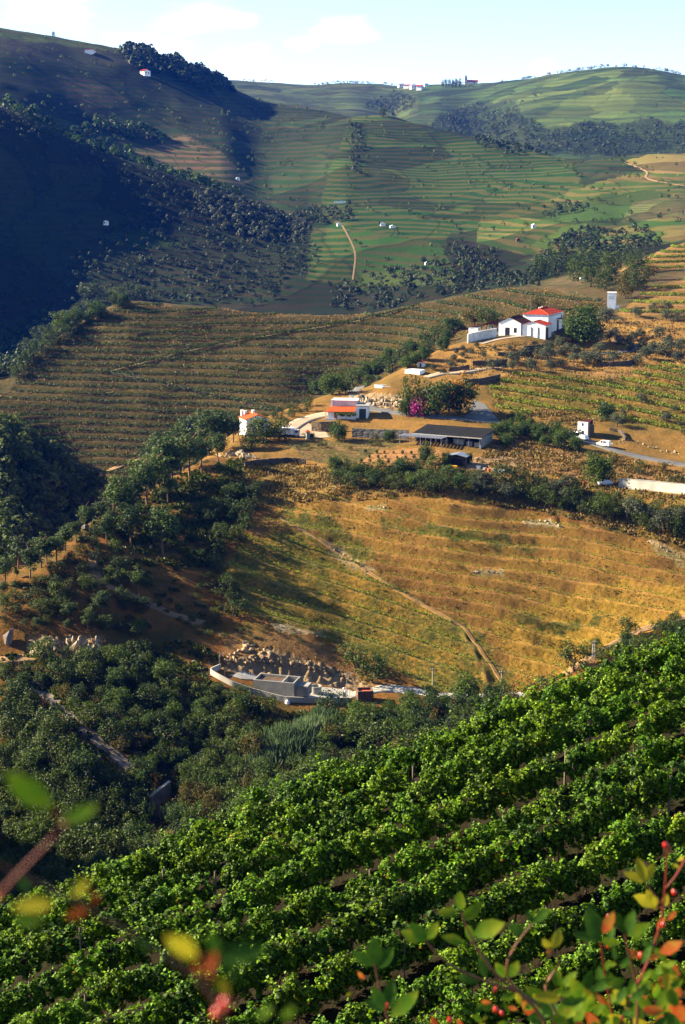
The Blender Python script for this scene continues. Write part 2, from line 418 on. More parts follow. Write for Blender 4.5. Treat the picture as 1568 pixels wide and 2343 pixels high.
def leafmat(name, dark, light, third=None, rare=.9, trans=.35, objvar=.35):
    """leaf colour runs from dark to light by each leaf's own random value, a few leaves in a third colour"""
    m, t, b = new_mat(name)
    dark, light = [c * .40 for c in dark], [c * .48 for c in light]
    third = [c * .48 for c in third] if third else None
    at = N(t, 'ShaderNodeAttribute'); at.attribute_name = 'rnd'
    oi = N(t, 'ShaderNodeObjectInfo')
    ramp = N(t, 'ShaderNodeValToRGB')
    ramp.color_ramp.elements[0].color = (*dark, 1)
    ramp.color_ramp.elements[1].color = (*light, 1)
    ramp.color_ramp.elements[1].position = min(rare, .9)
    if third:
        e = ramp.color_ramp.elements.new(min(rare + .03, 1)); e.color = (*third, 1)
    t.links.new(at.outputs['Fac'], ramp.inputs[0])
    mr = N(t, 'ShaderNodeMapRange'); t.links.new(oi.outputs['Random'], mr.inputs['Value'])
    mr.inputs['To Min'].default_value = 1 - objvar; mr.inputs['To Max'].default_value = 1 + objvar
    hs = N(t, 'ShaderNodeHueSaturation'); t.links.new(ramp.outputs[0], hs.inputs['Color']); t.links.new(mr.outputs[0], hs.inputs['Value'])
    mh = N(t, 'ShaderNodeMapRange'); t.links.new(oi.outputs['Random'], mh.inputs['Value'])
    mh.inputs['To Min'].default_value = .515; mh.inputs['To Max'].default_value = .485
    t.links.new(mh.outputs[0], hs.inputs['Hue'])
    t.links.new(hs.outputs[0], b.inputs['Base Color'])
    b.inputs['Roughness'].default_value = .6
    b.inputs['Specular IOR Level'].default_value = .2
    tr = N(t, 'ShaderNodeBsdfTranslucent')
    br = N(t, 'ShaderNodeHueSaturation'); br.inputs['Value'].default_value = 1.5; br.inputs['Saturation'].default_value = 1.1
    t.links.new(hs.outputs[0], br.inputs['Color']); t.links.new(br.outputs[0], tr.inputs['Color'])
    ms = N(t, 'ShaderNodeMixShader'); ms.inputs[0].default_value = trans
    t.links.new(b.outputs[0], ms.inputs[1]); t.links.new(tr.outputs[0], ms.inputs[2])
    t.links.new(ms.outputs[0], t.nodes['Material Output'].inputs['Surface'])
    return m

# ---- ground colours: what grows or lies on each piece of land
SOIL = (.34, .19, .07)
CA = np.zeros((NT, NS, 3), np.float32); CB = np.zeros((NT, NS, 3), np.float32)
STR = np.zeros((NT, NS), np.float32); PER = np.full((NT, NS), 2.75, np.float32); PAT = np.full((NT, NS), .5, np.float32)
def paint(m, a, b, stripe=0.0, per=2.75, pat=.5):
    CA[m] = np.array(a) * .44; CB[m] = np.array(b) * .44; STR[m] = stripe; PER[m] = per; PAT[m] = pat
def zone(k0, k1):
    m = np.ones((NT, NS), bool)
    if k0: m &= (kap >= KI[k0])[:, None]
    if k1: m &= (kap <= KI[k1])[:, None]
    return m
ORANGE, SCRUB = (.42, .18, .045), (.11, .09, .02)
BROWN, STRAW = (.36, .175, .055), (.60, .325, .075)
paint(zone(None, None), (.035, .026, .014), (.022, .026, .010))  # near vineyard soil darkened to stand for the shade between the rows
paint(zone('stream', 'bank'), ORANGE, SCRUB, pat=.55)
paint(zone('bank', 'spur0'), (.46, .24, .06), (.20, .14, .035), pat=.45)
paint(zone('winery', 'back1'), (.20, .13, .06), (.08, .09, .03))
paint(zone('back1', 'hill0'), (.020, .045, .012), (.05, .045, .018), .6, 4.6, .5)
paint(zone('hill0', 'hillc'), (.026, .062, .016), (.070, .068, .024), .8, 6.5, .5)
paint(zone('dip', None), (.10, .15, .035), (.05, .08, .025), .45, 12.0, .5)
SM = softpoly
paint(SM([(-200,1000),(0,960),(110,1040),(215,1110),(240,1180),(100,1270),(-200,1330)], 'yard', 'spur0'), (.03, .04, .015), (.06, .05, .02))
paint(SM(P_BROWN_A, 'cliff0', 'yard', 8), STRAW, BROWN, pat=.45)
paint(SM([(1120,1420),(1350,1330),(1568,1330),(1640,1400),(1400,1470),(1290,1545),(1200,1590)], 'cliff0', 'yard', 20), (.68, .40, .065), STRAW, pat=.4)
paint(SM(P_BROWN_B, 'cliff0', 'yard', 8), (.22, .21, .045), (.50, .28, .055), pat=.5)
paint(SM([(500,1440),(620,1440),(800,1490),(880,1560),(700,1540),(520,1510)], 'cliff0', 'yard', 10), (.42, .22, .08), (.25, .15, .05))
paint(SM([(440,1120),(520,1070),(660,1050),(760,1075),(770,1130),(640,1150),(500,1160)], 'vmid', 'shelf', 8), (.45, .27, .07), (.26, .22, .04), pat=.45)
paint(SM([(760,1070),(1000,1060),(1300,1100),(1568,1130),(1568,1250),(1200,1160),(1000,1130),(780,1130)], 'vmid', 'yard', 8), (.34, .19, .05), (.16, .15, .03), pat=.5)
paint(SM([(1080,1060),(1130,1010),(1250,985),(1330,1030),(1400,1060),(1568,1085),(1568,1125),(1300,1090)], 'bank', 'lane', 6), (.46, .25, .09), (.36, .19, .07), pat=.5)
paint(SM([(820,1060),(860,1030),(960,1025),(1010,1030),(1000,1070),(850,1080)], 'bank', 'shelf', 3), (.55, .28, .10), (.48, .24, .09))
paint(SM([(640,1010),(900,1000),(930,1010),(860,1035),(800,1065),(700,1050)], 'bank', 'shelf', 6), (.16, .14, .04), (.35, .20, .08), pat=.5)
paint(SM(P_SPUR, 'winery', 'spurc', 6), (.165, .118, .042), (.100, .080, .028), 0, pat=.5)
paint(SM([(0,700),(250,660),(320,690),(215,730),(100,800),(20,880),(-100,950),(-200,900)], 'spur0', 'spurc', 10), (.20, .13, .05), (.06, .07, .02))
paint(SM(P_RVINE, 'lane', 'winery', 8), (.46, .25, .06), (.24, .20, .04))
paint(SM([(1300,850),(1640,700),(1640,830),(1420,870)], 'lane', 'spur0', 8), (.50, .27, .09), (.40, .24, .08))
paint(SM(P_OLIVE, 'lane', 'spur0', 8), (.56, .32, .085), (.42, .23, .065), pat=.4)
paint(SM(P_RTOP + [], 'winery', 'spurc', 6), (.46, .27, .10), (.36, .20, .07))
paint(SM(P_RTOP2, 'spur0', 'spurc', 6), (.46, .27, .10), (.36, .20, .07))
# far slopes: vineyard blocks with their rows along the contour, scrub and woods
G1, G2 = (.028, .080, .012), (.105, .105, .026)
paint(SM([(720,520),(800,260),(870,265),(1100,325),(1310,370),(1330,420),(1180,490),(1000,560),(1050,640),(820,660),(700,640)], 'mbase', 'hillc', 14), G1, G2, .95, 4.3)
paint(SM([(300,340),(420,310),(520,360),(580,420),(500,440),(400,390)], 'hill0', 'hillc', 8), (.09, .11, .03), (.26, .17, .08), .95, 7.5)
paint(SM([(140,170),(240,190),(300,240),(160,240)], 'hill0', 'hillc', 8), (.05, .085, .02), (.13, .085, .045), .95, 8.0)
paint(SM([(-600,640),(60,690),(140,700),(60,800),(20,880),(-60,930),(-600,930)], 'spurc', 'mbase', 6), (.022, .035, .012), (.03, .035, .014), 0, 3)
paint(SM([(0,70),(120,85),(300,115),(300,150),(0,130)], 'hill0', 'hillc', 8), (.07, .06, .04), (.07, .09, .03), .4, 6)
paint(SM([(0,50),(140,75),(290,108),(290,118),(0,84)], 'hill0', 'hillc', 3), (.12, .16, .03), (.09, .12, .03), .3, 5)
paint(SM([(240,540),(330,520),(420,560),(300,570)], 'mbase', 'crest1', 10), (.05, .09, .015), (.05, .08, .015), .3, 3)
paint(SM([(800,530),(1000,560),(1050,640),(820,655)], 'back1', 'crest1', 6), (.05, .12, .016), (.10, .10, .026), .9, 4.6)
paint(SM([(830,625),(1040,635),(1040,655),(830,655)], 'back1', 'mmid', 3), (.09, .16, .025), (.12, .12, .04), .7, 2.4)
paint(SM([(1100,500),(1200,480),(1330,420),(1568,370),(1640,370),(1640,560),(1480,560),(1320,580),(1200,590),(1090,560)], 'back1', 'hillc', 10), (.065, .125, .020), (.19, .155, .045), .9, 5.0)
paint(SM([(1190,500),(1280,470),(1380,440),(1480,430),(1540,440),(1440,500),(1260,510)], 'mbase', 'hillc', 4), (.05, .105, .018), (.07, .10, .02), .4, 2.5)
paint(SM([(1420,500),(1450,460),(1568,440),(1640,440),(1640,500)], 'mbase', 'hillc', 3), (.07, .12, .03), (.20, .14, .06), .5, 2.2)
paint(SM([(1210,570),(1290,520),(1340,510),(1340,530),(1250,575)], 'back1', 'crest1', 4), (.16, .24, .03), (.10, .16, .03), .3, 3)
paint(SM([(1430,370),(1480,356),(1640,350),(1640,400),(1500,400)], 'hill0', 'hillc', 4), (.24, .24, .05), (.30, .20, .08), .6, 4)
# far mountain
paint(SM([(540,180),(800,185),(960,200),(960,270),(700,280),(540,240)], 'dip', 'farc', 8), (.13, .17, .04), (.06, .08, .03), .25, 11)
paint(SM([(1010,290),(1060,240),(1270,175),(1430,150),(1568,165),(1640,170),(1640,300),(1300,280),(1150,300)], 'far0', 'farc', 10), (.13, .20, .04), (.07, .105, .03), .5, 12)
paint(SM([(1220,280),(1300,230),(1400,200),(1460,230),(1400,270),(1300,285)], 'far0', 'farc', 10), (.19, .26, .05), (.12, .17, .04), .5, 12)
paint(SM([(980,290),(1050,250),(1180,230),(1230,290),(1380,280),(1640,280),(1640,365),(1400,360),(1200,345)], 'dip', 'farc', 14), (.045, .07, .02), (.05, .08, .02), 0, 9)
for poly, a, b in zip(P_CRAG, ('road', 'shelf', 'low'), ('vmid', 'olive', 'vmid')):
    paint(SM(poly, a, b, 5), (.62, .44, .24), (.36, .23, .12), pat=.5)
# greener weedy streaks in the brown slope
for poly in ([(1040,1400),(1130,1480),(1190,1585),(1120,1570),(1030,1440)], [(880,1185),(1100,1212),(1240,1250),(1230,1270),(1090,1238),(880,1210)], [(640,1165),(760,1180),(870,1260),(820,1290),(730,1215),(650,1195)], [(1180,1400),(1320,1420),(1400,1400),(1390,1420),(1300,1440),(1180,1420)]):
    paint(SM(poly, 'cliff0', 'yard', 22, .05), (.21, .20, .045), (.42, .25, .06), pat=.5)
# bare rock spots and paths in the brown slope
for poly in ([(835,1155),(880,1150),(890,1162),(840,1167)], [(1195,1188),(1250,1183),(1290,1197),(1280,1206),(1210,1200)], [(1080,1300),(1150,1298),(1155,1312),(1085,1312)],
             [(740,1235),(780,1250),(860,1310),(840,1318),(760,1270)], [(1480,1230),(1568,1262),(1568,1290),(1500,1262)], [(620,1420),(760,1450),(640,1450)]):
    paint(SM(poly, 'cliff0', 'bank', 8, .08), (.66, .50, .28), (.45, .30, .13), pat=.5)

# benches are bare trodden soil, their risers carry dry weeds
for nm_ in ('brown', 'brownlow', 'spur', 'rvine', 'rtop', 'rtop2'):
    _, m_, _, f_, bn = TERR[nm_]
    ri = m_ & (f_ > bn)
    be = m_ & (f_ <= bn)
    for A_ in (CA, CB):
        A_[ri] = A_[ri] * np.array([.74, .76, .62], np.float32)
        A_[be] = A_[be] * 1.12
PAT[zone('back1', None)] = .9
m_ground, t, b = new_mat('hillside_ground')
a1 = N(t, 'ShaderNodeAttribute'); a1.attribute_name = 'ca'
a2 = N(t, 'ShaderNodeAttribute'); a2.attribute_name = 'cb'
a3 = N(t, 'ShaderNodeAttribute'); a3.attribute_name = 'aux'
sx = N(t, 'ShaderNodeSeparateColor'); t.links.new(a3.outputs['Color'], sx.inputs[0])
geo = N(t, 'ShaderNodeNewGeometry')
n1 = N(t, 'ShaderNodeTexNoise'); n1.inputs['Scale'].default_value = .09; n1.inputs['Detail'].default_value = 8; n1.inputs['Roughness'].default_value = .68
n2 = N(t, 'ShaderNodeTexNoise'); n2.inputs['Scale'].default_value = .9; n2.inputs['Detail'].default_value = 6; n2.inputs['Roughness'].default_value = .7
n3 = N(t, 'ShaderNodeTexNoise'); n3.inputs['Scale'].default_value = .012; n3.inputs['Detail'].default_value = 6; n3.inputs['Roughness'].default_value = .6
for n in (n1, n2, n3): t.links.new(geo.outputs['Position'], n.inputs['Vector'])
# stripes of vines along the contour
sxyz = N(t, 'ShaderNodeSeparateXYZ'); t.links.new(geo.outputs['Position'], sxyz.inputs[0])
n4 = N(t, 'ShaderNodeTexNoise'); n4.inputs['Scale'].default_value = .007; n4.inputs['Detail'].default_value = 1.0; t.links.new(geo.outputs['Position'], n4.inputs['Vector'])
dz0 = N(t, 'ShaderNodeMath', operation='MULTIPLY_ADD'); t.links.new(n4.outputs['Fac'], dz0.inputs[0]); dz0.inputs[1].default_value = 24.0; t.links.new(sxyz.outputs['Z'], dz0.inputs[2])
dz = N(t, 'ShaderNodeMath', operation='MULTIPLY_ADD'); t.links.new(n1.outputs['Fac'], dz.inputs[0]); dz.inputs[1].default_value = 1.8; t.links.new(dz0.outputs[0], dz.inputs[2])
pr_ = N(t, 'ShaderNodeMath', operation='MULTIPLY'); t.links.new(sx.outputs[1], pr_.inputs[0]); pr_.inputs[1].default_value = 20.0
dv = N(t, 'ShaderNodeMath', operation='DIVIDE'); t.links.new(dz.outputs[0], dv.inputs[0]); t.links.new(pr_.outputs[0], dv.inputs[1])
pg = N(t, 'ShaderNodeMath', operation='FRACT'); t.links.new(dv.outputs[0], pg.inputs[0])
pp = N(t, 'ShaderNodeMath', operation='PINGPONG'); t.links.new(dv.outputs[0], pp.inputs[0]); pp.inputs[1].default_value = .5
st = N(t, 'ShaderNodeMapRange', interpolation_type='SMOOTHSTEP'); t.links.new(pp.outputs[0], st.inputs['Value'])
st.inputs['From Min'].default_value = .20; st.inputs['From Max'].default_value = .34
# patch factor
pf = N(t, 'ShaderNodeMath', operation='ADD'); t.links.new(n1.outputs['Fac'], pf.inputs[0]); t.links.new(n2.outputs['Fac'], pf.inputs[1])
pf2 = N(t, 'ShaderNodeMath', operation='MULTIPLY_ADD'); t.links.new(n3.outputs['Fac'], pf2.inputs[0]); pf2.inputs[1].default_value = .8; t.links.new(pf.outputs[0], pf2.inputs[2])
pmap = N(t, 'ShaderNodeMapRange', interpolation_type='SMOOTHSTEP'); t.links.new(pf2.outputs[0], pmap.inputs['Value'])
pmap.inputs['From Min'].default_value = 1.22; pmap.inputs['From Max'].default_value = 1.58
fm = N(t, 'ShaderNodeMix', data_type='FLOAT'); t.links.new(sx.outputs[0], fm.inputs[0]); t.links.new(pmap.outputs[0], fm.inputs[2]); t.links.new(st.outputs[0], fm.inputs[3])
cm = N(t, 'ShaderNodeMix', data_type='RGBA'); t.links.new(fm.outputs[0], cm.inputs[0]); t.links.new(a1.outputs['Color'], cm.inputs[6]); t.links.new(a2.outputs['Color'], cm.inputs[7])
# fine speckle of stones and tufts
vs = N(t, 'ShaderNodeMapRange'); t.links.new(n2.outputs['Fac'], vs.inputs['Value'])
vs.inputs['From Min'].default_value = .3; vs.inputs['From Max'].default_value = .72; vs.inputs['To Min'].default_value = .5; vs.inputs['To Max'].default_value = 1.45
# far land is a mosaic of plots, each with its own vigour, parted by dark hedge lines
vo = N(t, 'ShaderNodeTexVoronoi'); vo.inputs['Scale'].default_value = .011
ve = N(t, 'ShaderNodeTexVoronoi', feature='DISTANCE_TO_EDGE'); ve.inputs['Scale'].default_value = .011
wv = N(t, 'ShaderNodeTexNoise'); wv.inputs['Scale'].default_value = .01; wv.inputs['Detail'].default_value = 3
t.links.new(geo.outputs['Position'], wv.inputs['Vector'])
wm = N(t, 'ShaderNodeVectorMath', operation='MULTIPLY_ADD'); t.links.new(wv.outputs['Color'], wm.inputs[0]); wm.inputs[1].default_value = (70, 70, 70); t.links.new(geo.outputs['Position'], wm.inputs[2])
t.links.new(wm.outputs[0], vo.inputs['Vector']); t.links.new(wm.outputs[0], ve.inputs['Vector'])
vsep = N(t, 'ShaderNodeSeparateColor'); t.links.new(vo.outputs['Color'], vsep.inputs[0])
pl = N(t, 'ShaderNodeMapRange'); t.links.new(vsep.outputs[0], pl.inputs['Value']); pl.inputs['To Min'].default_value = .6; pl.inputs['To Max'].default_value = 1.4
ed = N(t, 'ShaderNodeMapRange'); t.links.new(ve.outputs['Distance'], ed.inputs['Value']); ed.inputs['From Max'].default_value = .03; ed.inputs['To Min'].default_value = .6; ed.inputs['To Max'].default_value = 1.0
pe = N(t, 'ShaderNodeMath', operation='MULTIPLY'); t.links.new(pl.outputs[0], pe.inputs[0]); t.links.new(ed.outputs[0], pe.inputs[1])
fl = N(t, 'ShaderNodeMapRange'); t.links.new(sx.outputs[2], fl.inputs['Value']); fl.inputs['From Min'].default_value = .6; fl.inputs['From Max'].default_value = .8
pq = N(t, 'ShaderNodeMix', data_type='FLOAT'); t.links.new(fl.outputs[0], pq.inputs[0]); pq.inputs[2].default_value = 1.0; t.links.new(pe.outputs[0], pq.inputs[3])
vm = N(t, 'ShaderNodeMath', operation='MULTIPLY'); t.links.new(vs.outputs[0], vm.inputs[0]); t.links.new(pq.outputs[0], vm.inputs[1])
hs = N(t, 'ShaderNodeHueSaturation'); t.links.new(cm.outputs[2], hs.inputs['Color']); t.links.new(vm.outputs[0], hs.inputs['Value'])
ph_ = N(t, 'ShaderNodeMapRange'); t.links.new(vsep.outputs[1], ph_.inputs['Value']); ph_.inputs['To Min'].default_value = .48; ph_.inputs['To Max'].default_value = .52
phm = N(t, 'ShaderNodeMix', data_type='FLOAT'); t.links.new(fl.outputs[0], phm.inputs[0]); phm.inputs[2].default_value = .5; t.links.new(ph_.outputs[0], phm.inputs[3])
t.links.new(phm.outputs[0], hs.inputs['Hue'])
t.links.new(hs.outputs[0], b.inputs['Base Color'])
b.inputs['Roughness'].default_value = .95; b.inputs['Specular IOR Level'].default_value = .05
bp = N(t, 'ShaderNodeBump'); bp.inputs['Strength'].default_value = .8; bp.inputs['Distance'].default_value = .5
t.links.new(n2.outputs['Fac'], bp.inputs['Height']); t.links.new(bp.outputs[0], b.inputs['Normal'])

def mesh_np(name, verts, faces, mats, smooth=False, mat_idx=None):
    """verts Nx3, faces Mx3 or Mx4 arrays"""
    me = bpy.data.meshes.new(name)
    verts = np.asarray(verts, np.float32); faces = np.asarray(faces, np.int32)
    nv, nf, k = len(verts), len(faces), faces.shape[1]
    me.vertices.add(nv); me.vertices.foreach_set('co', verts.ravel())
    me.loops.add(nf * k); me.loops.foreach_set('vertex_index', faces.ravel())
    me.polygons.add(nf)
    me.polygons.foreach_set('loop_start', np.arange(0, nf * k, k, dtype=np.int32))
    me.polygons.foreach_set('loop_total', np.full(nf, k, np.int32))
    if smooth: me.polygons.foreach_set('use_smooth', np.ones(nf, bool))
    if mat_idx is not None: me.polygons.foreach_set('material_index', np.asarray(mat_idx, np.int32))
    for m in (mats if isinstance(mats, (list, tuple)) else [mats]): me.materials.append(m)
    me.update(calc_edges=True)
    return me
def link(name, data, parent=None, loc=None, rz=0, **props):
    o = bpy.data.objects.new(name, data)
    COL.objects.link(o)
    if parent: o.parent = parent
    if loc is not None: o.location = loc
    if rz: o.rotation_euler = (0, 0, rz)
    for k, v in props.items():
        if v is not None: o[k] = v
    return o
V = np.stack([XG, YG, ZW], -1).reshape(-1, 3)
jj, ii = np.meshgrid(np.arange(NT - 1), np.arange(NS - 1), indexing='ij')
q = (jj * NS + ii).ravel()
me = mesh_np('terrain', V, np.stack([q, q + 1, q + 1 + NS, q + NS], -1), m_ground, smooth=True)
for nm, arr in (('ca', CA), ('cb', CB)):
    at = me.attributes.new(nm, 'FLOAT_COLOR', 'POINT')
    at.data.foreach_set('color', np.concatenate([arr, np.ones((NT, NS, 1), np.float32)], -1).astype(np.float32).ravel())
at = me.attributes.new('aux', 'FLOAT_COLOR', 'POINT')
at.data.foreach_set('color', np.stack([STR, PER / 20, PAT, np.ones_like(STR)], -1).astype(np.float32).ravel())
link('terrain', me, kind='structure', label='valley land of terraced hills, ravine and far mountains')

# ---------------------------------------------------------------- plants
M_OAK = leafmat('holm_oak_leaf', (.012, .028, .003), (.115, .180, .012), trans=.22)
M_SHRUB = leafmat('shrub_leaf', (.018, .034, .005), (.095, .135, .014), (.20, .12, .02), .93, .25)
M_PINE = leafmat('pine_needle', (.022, .052, .010), (.125, .205, .030), trans=.2)
M_OLIVE = leafmat('olive_leaf', (.055, .072, .034), (.165, .190, .090), trans=.2)
M_LEAFY = leafmat('broad_leaf', (.022, .050, .006), (.110, .190, .020), trans=.3)
M_FADE = leafmat('autumn_leaf', (.035, .045, .008), (.150, .150, .020), (.30, .16, .02), .85, .3)
M_PINK = leafmat('bougainvillea_bloom', (.10, .02, .05), (.55, .06, .28), trans=.3)
M_GOLD = leafmat('golden_bloom', (.20, .10, .01), (.75, .34, .02), trans=.3)
M_REED = leafmat('reed_blade', (.07, .12, .05), (.20, .30, .13), trans=.3)
M_FAR = leafmat('distant_leaf', (.030, .050, .014), (.085, .125, .028), trans=.2)
M_VINE = leafmat('vine_leaf', (.014, .055, .002), (.300, .560, .010), (.38, .20, .015), .975, .26, .12)
M_VINE2 = leafmat('terrace_vine_leaf', (.014, .040, .004), (.085, .155, .014), (.28, .16, .02), .94, .25, .15)
M_VINE3 = leafmat('yellowing_vine_leaf', (.07, .13, .006), (.42, .54, .018), (.42, .26, .02), .88, .3, .15)
M_GRASS = leafmat('dry_grass_blade', (.20, .12, .035), (.46, .28, .075), (.14, .17, .03), .88, .2)
M_WEED = leafmat('green_weed', (.06, .08, .012), (.20, .21, .03), (.42, .28, .07), .85, .2)
M_BARK = plain('bark', (.10, .065, .04), .95, .3, 6)
M_PBARK = plain('pine_bark', (.17, .10, .06), .95, .3, 6)

def quads_from(c, u, v):
    n = len(c)
    vv = np.empty((n, 4, 3), np.float32)
    vv[:, 0] = c + u; vv[:, 1] = c + v; vv[:, 2] = c - u; vv[:, 3] = c - v
    return vv.reshape(-1, 3), np.arange(n * 4, dtype=np.int32).reshape(-1, 4)
def unit(a):
    return a / (np.linalg.norm(a, axis=-1, keepdims=True) + 1e-9)
def leaf_cards(c, nrm, size, g, asp=.62, jitter=.7, square=False):
    n = len(c)
    nn = unit(nrm + g.normal(0, jitter, (n, 3)))
    r = unit(np.cross(nn, g.normal(0, 1, (n, 3))))
    w = np.cross(nn, r)
    s = np.asarray(size).reshape(-1, 1) * g.uniform(.7, 1.3, (n, 1))
    if square:
        k1, k2 = g.uniform(.15, .55, (n, 1)), g.uniform(.5, .8, (n, 1))
        vv = np.empty((n, 4, 3), np.float32); u, w_ = r * s * .5, w * s * .5 * asp
        vv[:, 0] = c - u * .9; vv[:, 1] = c - u * k1 + w_; vv[:, 2] = c + u * 1.05 + w_ * (k2 - .65); vv[:, 3] = c - u * k1 * .6 - w_
        vv[:, 1] += nn * s * .12; vv[:, 3] += nn * s * .12
        return vv.reshape(-1, 3), np.arange(n * 4, dtype=np.int32).reshape(-1, 4)
    return quads_from(c, r * s * .5, w * s * .5 * asp)
def set_rnd(me, per_item, k):
    at = me.attributes.new('rnd', 'FLOAT', 'POINT')
    at.data.foreach_set('value', np.repeat(per_item, k).astype(np.float32))
def tube(path, radii, sides=6):
    P = np.array(path, float); vs, fs = [], []
    n = len(P)
    for i in range(n):
        d = P[min(i + 1, n - 1)] - P[max(i - 1, 0)]
        d = d / (np.linalg.norm(d) + 1e-9)
        a = np.cross(d, (0, 0, 1)) if abs(d[2]) < .95 else np.cross(d, (1, 0, 0))
        a = a / np.linalg.norm(a); b_ = np.cross(d, a)
        for k in range(sides):
            th = 2 * math.pi * k / sides
            vs.append(P[i] + radii[i] * (a * math.cos(th) + b_ * math.sin(th)))
    for i in range(n - 1):
        for k in range(sides):
            k2 = (k + 1) % sides
            fs.append((i * sides + k, i * sides + k2, (i + 1) * sides + k2, (i + 1) * sides + k))
    return vs, fs
def merge(parts):
    V_, F_ = [], []
    o = 0
    for v, f in parts:
        V_.append(np.asarray(v, np.float32)); F_.append(np.asarray(f, np.int32) + o); o += len(v)
    return np.concatenate(V_), np.concatenate(F_)
def clumped(g, nclump, per, rx, rz, zc, flat=1.0, shell=.55, cr=.2, low=-.9, leafs=.045):
    """leaf cards gathered in clumps spread through an uneven crown"""
    C, Nn = [], []
    lob = g.uniform(0, 6.28, 3)
    for i in range(nclump):
        while True:
            d = unit(g.normal(0, 1, 3))
            if d[2] > low: break
        th = math.atan2(d[1], d[0])
        k = 1 + .16 * math.sin(2 * th + lob[0]) + .12 * math.sin(3 * th + lob[1] + 2 * d[2]) + g.uniform(-.14, .10)
        r = (g.uniform(shell, 1.0)) * k
        c = np.array([d[0] * rx * r, d[1] * rx * r, zc + d[2] * rz * r])
        q_ = unit(g.normal(0, 1, (per, 3)))
        rad = cr * g.uniform(.6, 1.25)
        pos = c + q_ * rad * g.uniform(.55, 1.05, (per, 1)) * np.array([1, 1, flat])
        C.append(pos); Nn.append(q_ * .7 + np.array([0, 0, .35]) + d * .3)
    return np.concatenate(C), np.concatenate(Nn)
def crown_mesh(name, mat, g, size, **kw):
    c, n = clumped(g, **kw)
    keep = c[:, 2] > .02
    c, n = c[keep], n[keep]
    v, f = leaf_cards(c, n, np.full(len(c), size), g)
    me = mesh_np(name, v, f, mat)
    set_rnd(me, g.uniform(0, 1, len(f)), 4)
    return me
def trunk_mesh(name, mat, g, h, r, limbs=4, lean=.04, top=.75):
    pts = [(0, 0, -.06), (g.uniform(-lean, lean), g.uniform(-lean, lean), h * .5), (g.uniform(-lean, lean) * 2, g.uniform(-lean, lean) * 2, h)]
    parts = [tube(pts, [r * 1.3, r, r * .6])]
    for i in range(limbs):
        a = g.uniform(0, 6.28); z0 = h * g.uniform(.55, 1)
        b_ = np.array([pts[1][0], pts[1][1], z0]); e_ = b_ + np.array([math.cos(a) * .25, math.sin(a) * .25, g.uniform(.1, .3)])
        parts.append(tube([b_, (b_ + e_) / 2 + (0, 0, .03), e_], [r * .55, r * .4, r * .2], 5))
    v, f = merge(parts)
    return mesh_np(name, v, f, mat, smooth=True)
PROTO = {}
def proto(kind, nvar, fn):
    PROTO[kind] = [fn(np.random.default_rng(hash_(kind) + i)) for i in range(nvar)]
def hash_(s):
    return sum(ord(c) * (i + 3) for i, c in enumerate(s)) * 17
proto('oak', 5, lambda g: (trunk_mesh('oak_trunk', M_BARK, g, .4, .035), crown_mesh('oak_crown', M_OAK, g, .062, nclump=46, per=34, rx=.47, rz=.47, zc=.47, cr=.17, low=-.95)))
proto('shrub', 5, lambda g: (trunk_mesh('shrub_stem', M_BARK, g, .3, .03, 3), crown_mesh('shrub_crown', M_SHRUB, g, .085, nclump=30, per=28, rx=.62, rz=.46, zc=.42, cr=.22, low=-.5)))
proto('leafy', 4, lambda g: (trunk_mesh('leafy_trunk', M_BARK, g, .35, .03), crown_mesh('leafy_crown', M_LEAFY, g, .055, nclump=84, per=46, rx=.44, rz=.47, zc=.50, cr=.15, low=-.95, shell=.45)))
proto('fade', 2, lambda g: (trunk_mesh('fade_trunk', M_BARK, g, .35, .03), crown_mesh('fade_crown', M_FADE, g, .06, nclump=44, per=34, rx=.46, rz=.45, zc=.52, cr=.17, low=-.9)))
proto('olive', 4, lambda g: (trunk_mesh('olive_trunk', M_BARK, g, .42, .05), crown_mesh('olive_crown', M_OLIVE, g, .07, nclump=46, per=40, rx=.48, rz=.40, zc=.54, cr=.19, low=-.8)))
proto('pine', 5, lambda g: (trunk_mesh('pine_trunk', M_PBARK, g, .78, .018, 6, .03), crown_mesh('pine_crown', M_PINE, g, .042, nclump=62, per=44, rx=.29, rz=.37, zc=.62, cr=.115, flat=.65, shell=.3, low=-.95)))
proto('pink', 1, lambda g: (trunk_mesh('bougainvillea_stem', M_BARK, g, .35, .03, 3), crown_mesh('bougainvillea_crown', M_PINK, g, .09, nclump=26, per=30, rx=.38, rz=.5, zc=.5, cr=.2)))
def reeds(g):
    n = 500
    b0 = np.stack([g.normal(0, .3, n), g.normal(0, .3, n), np.zeros(n)], -1)
    lean = g.normal(0, .18, (n, 3)); lean[:, 2] = 1
    c = b0 + lean * g.uniform(.25, .6, (n, 1))
    u = unit(lean + g.normal(0, .12, (n, 3))) * g.uniform(.12, .3, (n, 1))
    w = unit(np.cross(u, g.normal(0, 1, (n, 3)))) * .022
    v, f = quads_from(c, u, w)
    me = mesh_np('reed_blades', v, f, M_REED); set_rnd(me, g.uniform(0, 1, n), 4)
    return (None, me)
proto('reed', 2, reeds)

